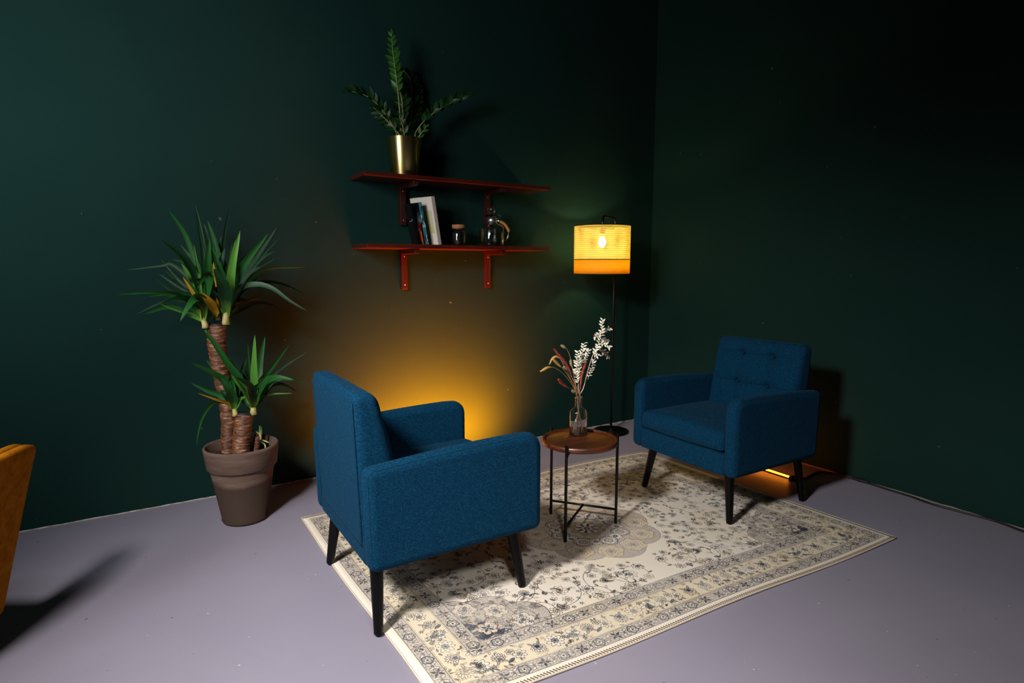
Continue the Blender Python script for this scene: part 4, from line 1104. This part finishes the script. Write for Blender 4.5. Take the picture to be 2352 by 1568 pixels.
def yleaf(conv, pts, wpx, m, fold=.35, tilt=None):
    """blade leaf through the given points; width in photo pixels of its crop"""
    sc_px = 4.479 if conv is Z3 else 3.267
    P = smoothpath([aty(*conv(a, b), min(PY.y+d, -.012))-PY for a, b, d in pts], 16)
    n = len(P); wmax = wpx/sc_px/430.0
    tl = tilt if tilt is not None else rl.uniform(-.5, .5)
    bm = bmesh.new(); uvl = bm.loops.layers.uv.new('UVMap'); rows = []
    for i, p in enumerate(P):
        t = i/(n-1); tg = (P[min(i+1, n-1)]-P[max(i-1, 0)]).normalized()
        side = tg.cross(VIEW)
        if side.length < .2: side = tg.cross(Vector((0, 0, 1)))
        side.normalize(); nr = side.cross(tg)
        if nr.dot(VIEW) < 0: nr = -nr
        sd = (side*math.cos(tl)+nr*math.sin(tl)).normalized(); nn_ = (nr*math.cos(tl)-side*math.sin(tl)).normalized()
        w = wmax*.5*min(1, .42+t*1.9)*min(1, (1-t)**.62*1.35)+.0004
        rows.append([bm.verts.new(p+sd*w*s+nn_*(-w*fold*(1-abs(s)))) for s in (-1, -.5, 0, .5, 1)])
    for i in range(n-1):
        for k in range(4):
            f = bm.faces.new((rows[i][k], rows[i][k+1], rows[i+1][k+1], rows[i+1][k]))
            for lp, (a, b) in zip(f.loops, ((k, i), (k+1, i), (k+1, i+1), (k, i+1))): lp[uvl].uv = (a/4, b/(n-1))
    return obj('leaf', bm, m, yu)
G_, D_, Lt, Ye, Gr = m_leaf, m_leafdark, m_leaflight, m_leafyel, m_leafgrey
LB, RB, MB_ = (935, 1290, -.03), (1165, 1240, -.03), (1050, 1240, 0)
upper = [
 ([LB, (900, 900, .05), (760, 440, .08), (575, 150, .06)], 62, G_), ([MB_, (960, 700, .12), (895, 330, .16), (838, 80, .17)], 42, D_),
 ([LB, (930, 700, .05), (905, 470, .06), (860, 240, .05)], 40, D_), ([MB_, (1080, 720, .1), (1045, 470, .14), (970, 250, .15)], 66, G_),
 ([RB, (1110, 760, .12), (1145, 400, .16), (1195, 115, .16)], 36, D_), ([LB, (880, 900, -.05), (720, 620, -.12), (500, 455, -.16)], 74, D_),
 ([LB, (800, 900, .05), (600, 705, .1), (480, 715, .12), (130, 762, .16)], 46, D_), ([LB, (820, 1130, -.05), (660, 1005, -.12), (400, 995, -.2), (45, 1012, -.24)], 34, G_),
 ([LB, (840, 1130, .08), (640, 1072, .15), (480, 1105, .2), (240, 1215, .24)], 44, D_), ([LB, (830, 1090, .02), (620, 990, .05), (415, 840, .06)], 48, D_),
 ([LB, (850, 1060, .1), (640, 920, .16), (455, 790, .2)], 46, D_), ([LB, (860, 1030, .15), (680, 860, .22), (490, 650, .26)], 60, D_),
 ([LB, (930, 1100, -.1), (865, 1045, -.16), (790, 1110, -.2), (688, 1288, -.22)], 92, G_), ([LB, (960, 1000, -.1), (1000, 815, -.16), (930, 840, -.2), (855, 962, -.24)], 74, G_),
 ([LB, (890, 900, -.06), (860, 700, -.08), (830, 500, -.1)], 30, Lt), ([LB, (880, 1110, -.05), (800, 960, -.08), (716, 832, -.1)], 40, Ye),
 ([LB, (820, 1215, -.03), (690, 1190, -.05), (490, 1115, -.06)], 20, Lt), ([LB, (900, 1060, -.08), (850, 980, -.1), (788, 892, -.12)], 34, G_),
 ([MB_, (1000, 960, -.1), (975, 700, -.14), (990, 430, -.14)], 90, G_), ([MB_, (1045, 960, -.03), (1030, 680, -.04)], 52, Ye), ([(1080, 1220, -.04), (990, 1090, -.1), (892, 990, -.12)], 84, Ye),
 ([(1060, 1240, .0), (1050, 1080, -.06), (1015, 870, -.08)], 60, Ye),
 ([RB, (1195, 950, -.12), (1235, 680, -.16), (1305, 360, -.16)], 80, Lt), ([RB, (1180, 900, -.08), (1210, 660, -.08), (1257, 450, -.07)], 34, Lt), ([RB, (1170, 860, -.05), (1190, 660, -.05), (1225, 480, -.04)], 26, G_),
 ([RB, (1290, 850, -.05), (1470, 620, -.08), (1682, 320, -.08)], 84, Gr), ([RB, (1240, 900, -.1), (1370, 670, -.15), (1597, 380, -.18)], 92, G_),
 ([RB, (1300, 880, .05), (1500, 650, .08), (1712, 425, .08)], 34, D_), ([RB, (1340, 860, .1), (1530, 640, .15), (1665, 565, .18)], 44, Gr), ([RB, (1290, 950, .03), (1450, 770, .06), (1697, 625, .06)], 60, D_),
 ([RB, (1350, 900, .15), (1590, 762, .22), (1975, 735, .26)], 30, G_), ([RB, (1310, 960, -.06), (1470, 905, -.1), (1640, 950, -.14), (1820, 1080, -.17), (1990, 1180, -.18)], 52, Gr),
 ([RB, (1330, 960, .1), (1560, 882, .16), (1760, 910, .2), (1972, 1008, .22)], 44, D_), ([RB, (1290, 1010, .06), (1400, 910, .1), (1485, 840, .12)], 50, G_),
 ([RB, (1150, 1000, -.14), (1110, 880, -.18), (1035, 745, -.2)], 120, D_), ([MB_, (1070, 800, .1), (1085, 600, .14), (1110, 410, .16)], 44, G_), ([RB, (1130, 860, -.02), (1080, 700, -.02), (1015, 520, 0)], 60, G_),
 ([RB, (1210, 1150, .08), (1330, 1090, .14), (1500, 990, .18)], 36, Ye), ([RB, (1200, 1110, -.03), (1250, 1010, -.05), (1320, 900, -.06)], 100, D_), ([RB, (1130, 1120, -.06), (1080, 1030, -.1), (1010, 960, -.12)], 50, D_),
 ([LB, (760, 1000, .18), (660, 900, .24), (530, 760, .3)], 60, D_), ([LB, (880, 760, .16), (780, 620, .2), (690, 500, .22)], 50, Gr), ([LB, (850, 850, .1), (760, 700, .1), (600, 650, .1)], 44, G_), ([LB, (860, 940, 0), (790, 830, -.04), (700, 690, -.06)], 64, Lt),
 ([MB_, (1000, 620, .2), (960, 400, .26), (930, 280, .28)], 54, D_), ([RB, (1240, 800, .14), (1310, 680, .18), (1400, 590, .2)], 54, D_),
 ([(945, 1380, -.05), (1000, 1470, -.07), (1090, 1568, -.09), (1180, 1650, -.1)], 30, G_)]
for pts, w, m in upper: yleaf(Z3, pts, w, m)
L2, R2 = (452, 600, -.03), (597, 585, -.03)
lower = [
 ([L2, (400, 400, -.05), (300, 320, -.08), (130, 238, -.12)], 54, G_), ([L2, (370, 380, .06), (300, 290, .1), (240, 215, .12)], 26, G_), ([L2, (360, 490, 0), (260, 455, .03), (125, 390, .06)], 44, G_),
 ([L2, (410, 545, -.06), (320, 515, -.1), (178, 466, -.14)], 24, Ye), ([L2, (400, 545, -.05), (300, 535, -.1), (215, 640, -.14), (180, 760, -.16), (168, 865, -.16)], 26, G_),
 ([L2, (440, 500, -.1), (400, 430, -.14), (350, 345, -.16)], 60, G_), ([L2, (420, 520, -.03), (380, 470, -.03), (345, 440, 0)], 50, D_), ([L2, (465, 560, -.06), (495, 510, -.08), (535, 490, -.1)], 34, Lt),
 ([R2, (560, 480, -.08), (490, 400, -.12), (430, 330, -.14)], 50, Lt), ([R2, (575, 460, -.02), (520, 400, 0), (440, 390, .02)], 54, D_),
 ([R2, (520, 400, -.12), (400, 240, -.16), (300, 90, -.18), (235, 0, -.19)], 46, G_),
 ([R2, (600, 400, -.1), (600, 240, -.13), (605, 30, -.15)], 56, Lt), ([R2, (575, 380, .02), (560, 250, .04), (552, 90, .05)], 34, G_), ([R2, (630, 350, .03), (650, 210, .05), (682, 40, .06)], 52, G_),
 ([R2, (640, 400, -.06), (730, 280, -.1), (866, 98, -.13)], 46, G_), ([R2, (680, 400, .06), (820, 270, .1), (1002, 155, .12)], 24, Gr), ([R2, (650, 410, -.12), (760, 350, -.2), (900, 368, -.25)], 60, G_),
 ([R2, (700, 390, .02), (850, 350, .05), (1018, 408, .06)], 22, G_), ([R2, (690, 410, .1), (820, 400, .16), (925, 456, .2)], 32, D_), ([R2, (640, 520, -.04), (720, 475, -.08), (885, 467, -.12)], 18, Lt),
 ([R2, (560, 400, .08), (520, 300, .12), (545, 195, .14)], 60, D_), ([R2, (600, 450, -.14), (640, 400, -.18), (700, 330, -.2)], 44, G_), ([R2, (590, 470, -.16), (560, 400, -.22), (470, 345, -.26)], 54, D_),
 ([R2, (470, 330, .04), (430, 260, .06), (385, 190, .08)], 50, D_), ([R2, (640, 480, .05), (700, 430, .1), (760, 400, .14)], 40, D_)]
for pts, w, m in lower: yleaf(Z4, pts, w, m)
for k in range(24):
    B = (LB, MB_, RB)[k % 3]; a = rl.uniform(-1.25, 1.25)+(-.35, 0, .35)[k % 3]; l = rl.uniform(420, 760); dz = rl.uniform(-.2, .34)
    m1 = (B[0]+math.sin(a)*l*.55, B[1]-math.cos(a)*l*.6-60, dz*.6); tp = (B[0]+math.sin(a)*l*1.0, B[1]-math.cos(a)*l*.95+abs(math.sin(a))*60, dz)
    yleaf(Z3, [B, m1, tp], rl.uniform(44, 78), rl.choice((D_, D_, G_, G_, Gr)))
for k in range(8):
    B = (L2, R2)[k % 2]; a = rl.uniform(-1.2, 1.2); l = rl.uniform(240, 360); dz = rl.uniform(-.15, .2)
    yleaf(Z4, [B, (B[0]+math.sin(a)*l*.55, B[1]-math.cos(a)*l*.6-30, dz*.6), (B[0]+math.sin(a)*l, B[1]-math.cos(a)*l*.95+abs(math.sin(a))*40, dz)], rl.uniform(30, 48), rl.choice((D_, G_)))
small = [([(645, 800, 0), (650, 760, 0), (655, 715, -.01)], 12), ([(645, 800, 0), (640, 770, 0), (632, 738, -.01)], 10), ([(642, 780, 0), (610, 750, 0), (570, 742, -.01)], 9), ([(650, 830, 0), (680, 850, -.01), (684, 885, -.02)], 9), ([(655, 815, 0), (685, 825, -.01), (712, 838, -.02)], 8)]
for pts, w in small: yleaf(Z4, pts, w*1.3, m_shoot)

# ------------------------------------------------------------------ amber light bars
def light_bar(label, loc, rz_, ln, m, h=.022):
    t = thing('light_bar', label, 'light', loc, rz_)
    obj('housing', box((0, .012, .010), (ln+.03, .030, .0175), .003), m_blackmetal, t, smooth=False)
    obj('glowing_tube', tube([Vector((-ln/2, -.012, h)), Vector((ln/2, -.012, h))], .0055, seg=12), m, t)
    for s in (-1, 1): obj('end_cap', box((s*(ln/2+.008), 0, .014), (.014, .044, .028), .003), m_blackmetal, t, smooth=False)
    return t
# strip faces the wall; the housing sits on the room side
lb = light_bar('amber light bar lying on the floor behind the near armchair, washing the wall', (-2.03, -.36, 0), PI, .84, m_led)
lb2 = light_bar('orange glowing light bar lying on the floor under the far armchair', (-.352, -1.32, 0), PI/2+PI, .52, m_led2)
obj('stand', box((.18, .022, .008), (.06, .030, .016), .004), m_blackmetal, lb2, smooth=False)
led = bmesh.new(); bmesh.ops.create_uvsphere(led, u_segments=8, v_segments=6, radius=.003); bmesh.ops.transform(led, matrix=Matrix.Translation((.20, .0385, .010)), verts=led.verts)
obj('status_light', led, emis('blue_white_status', (.5, .7, 1), 4), lb2)

def bar_lamp(loc, direction, ln, watts, col, spread):
    d = bpy.data.lights.new('led_beam', 'AREA'); d.shape = 'RECTANGLE'; d.size = ln; d.size_y = .012
    d.energy = watts; d.color = col; d.spread = math.radians(spread)
    o = bpy.data.objects.new('led_beam', d); C.objects.link(o); o.location = loc
    z = -Vector(direction).normalized(); x = Vector((1, 0, 0)) if abs(z.x) < .3 else Vector((0, 1, 0))
    x = (x-z*x.dot(z)).normalized(); y = z.cross(x)
    o.rotation_euler = Matrix((x, y, z)).transposed().to_euler()
bar_lamp((-2.03, -.346, .034), (0, .82, .57), .84, 185, (1, .130, .0), 118)
bar_lamp((-.338, -1.32, .034), (.75, 0, .62), .50, .9, (1, .14, .002), 150)

# ------------------------------------------------------------------ cable along the right wall
cpts = [(-.355, -1.60, .006), (-.25, -1.62, .005), (-.10, -1.60, .005), (-.035, -1.66, .005), (-.022, -1.78, .005), (-.02, -1.87, .006), (-.028, -2.0, .005), (-.03, -2.106, .005), (-.05, -2.218, .005), (-.04, -2.332, .005), (-.022, -2.50, .005), (-.05, -2.624, .005), (-.06, -2.75, .005), (-.04, -3.1, .005)]
cab = thing('power_cable', 'black power cable running along the foot of the wall to the light bar', 'cable', (0, 0, 0))
obj('cord', tube(smoothpath([(a, b, .0062) for a, b, c in cpts], 90), .0060, seg=8), m_cable, cab)
obj('plug_connector', soft_box(.012, .048, .010, .006, 3, 4, 3, lambda p: p*(1-.25*abs(p.y)/.05) if False else Vector((p.x*(1-.35*abs(p.y)/.048)-.021, p.y-1.825, p.z*(1-.35*abs(p.y)/.048)+.010))), m_cable, cab)

# ------------------------------------------------------------------ ochre velvet chair at the frame's edge
vc = thing('dining_chair', 'ochre velvet chair with piped backrest, cut off at the edge of view beside the wall', 'chair', (-4.100, -1.33, 0), math.radians(60))
def vback(off, th, x0, rr):
    def w(p):
        z = p.z+.415; t = (z-.12)/.59
        half = .175+.085*max(0, min(1, t))
        x = p.x/.26*half; y = p.y+off-.13*t+.13+.04*(x/.26)**2
        z -= .028*max(0, t)**3*(abs(p.x)/.26)**7
        return Vector((x, y, z))
    return soft_box(.26, th, .297 if off > 0 else .295, rr, 14, 3, 16, w)
obj('backrest', vback(0, .020, 0, .018), m_velvet, vc)
obj('back_pad', vback(.036, .018, 0, .017), m_velvet, vc)
obj('seat', soft_box(.17, .20, .04, .03, 10, 10, 3, lambda p: p+Vector((0, .33, .36))), m_velvet, vc)
for sx in (-1, 1):
    for y0, y1 in ((.20, .19), (.45, .48)):
        obj('leg', tube([Vector((sx*.17, y1, 0)), Vector((sx*.13, y0, .34))], [.009, .013], seg=14), m_blackmetal, vc)
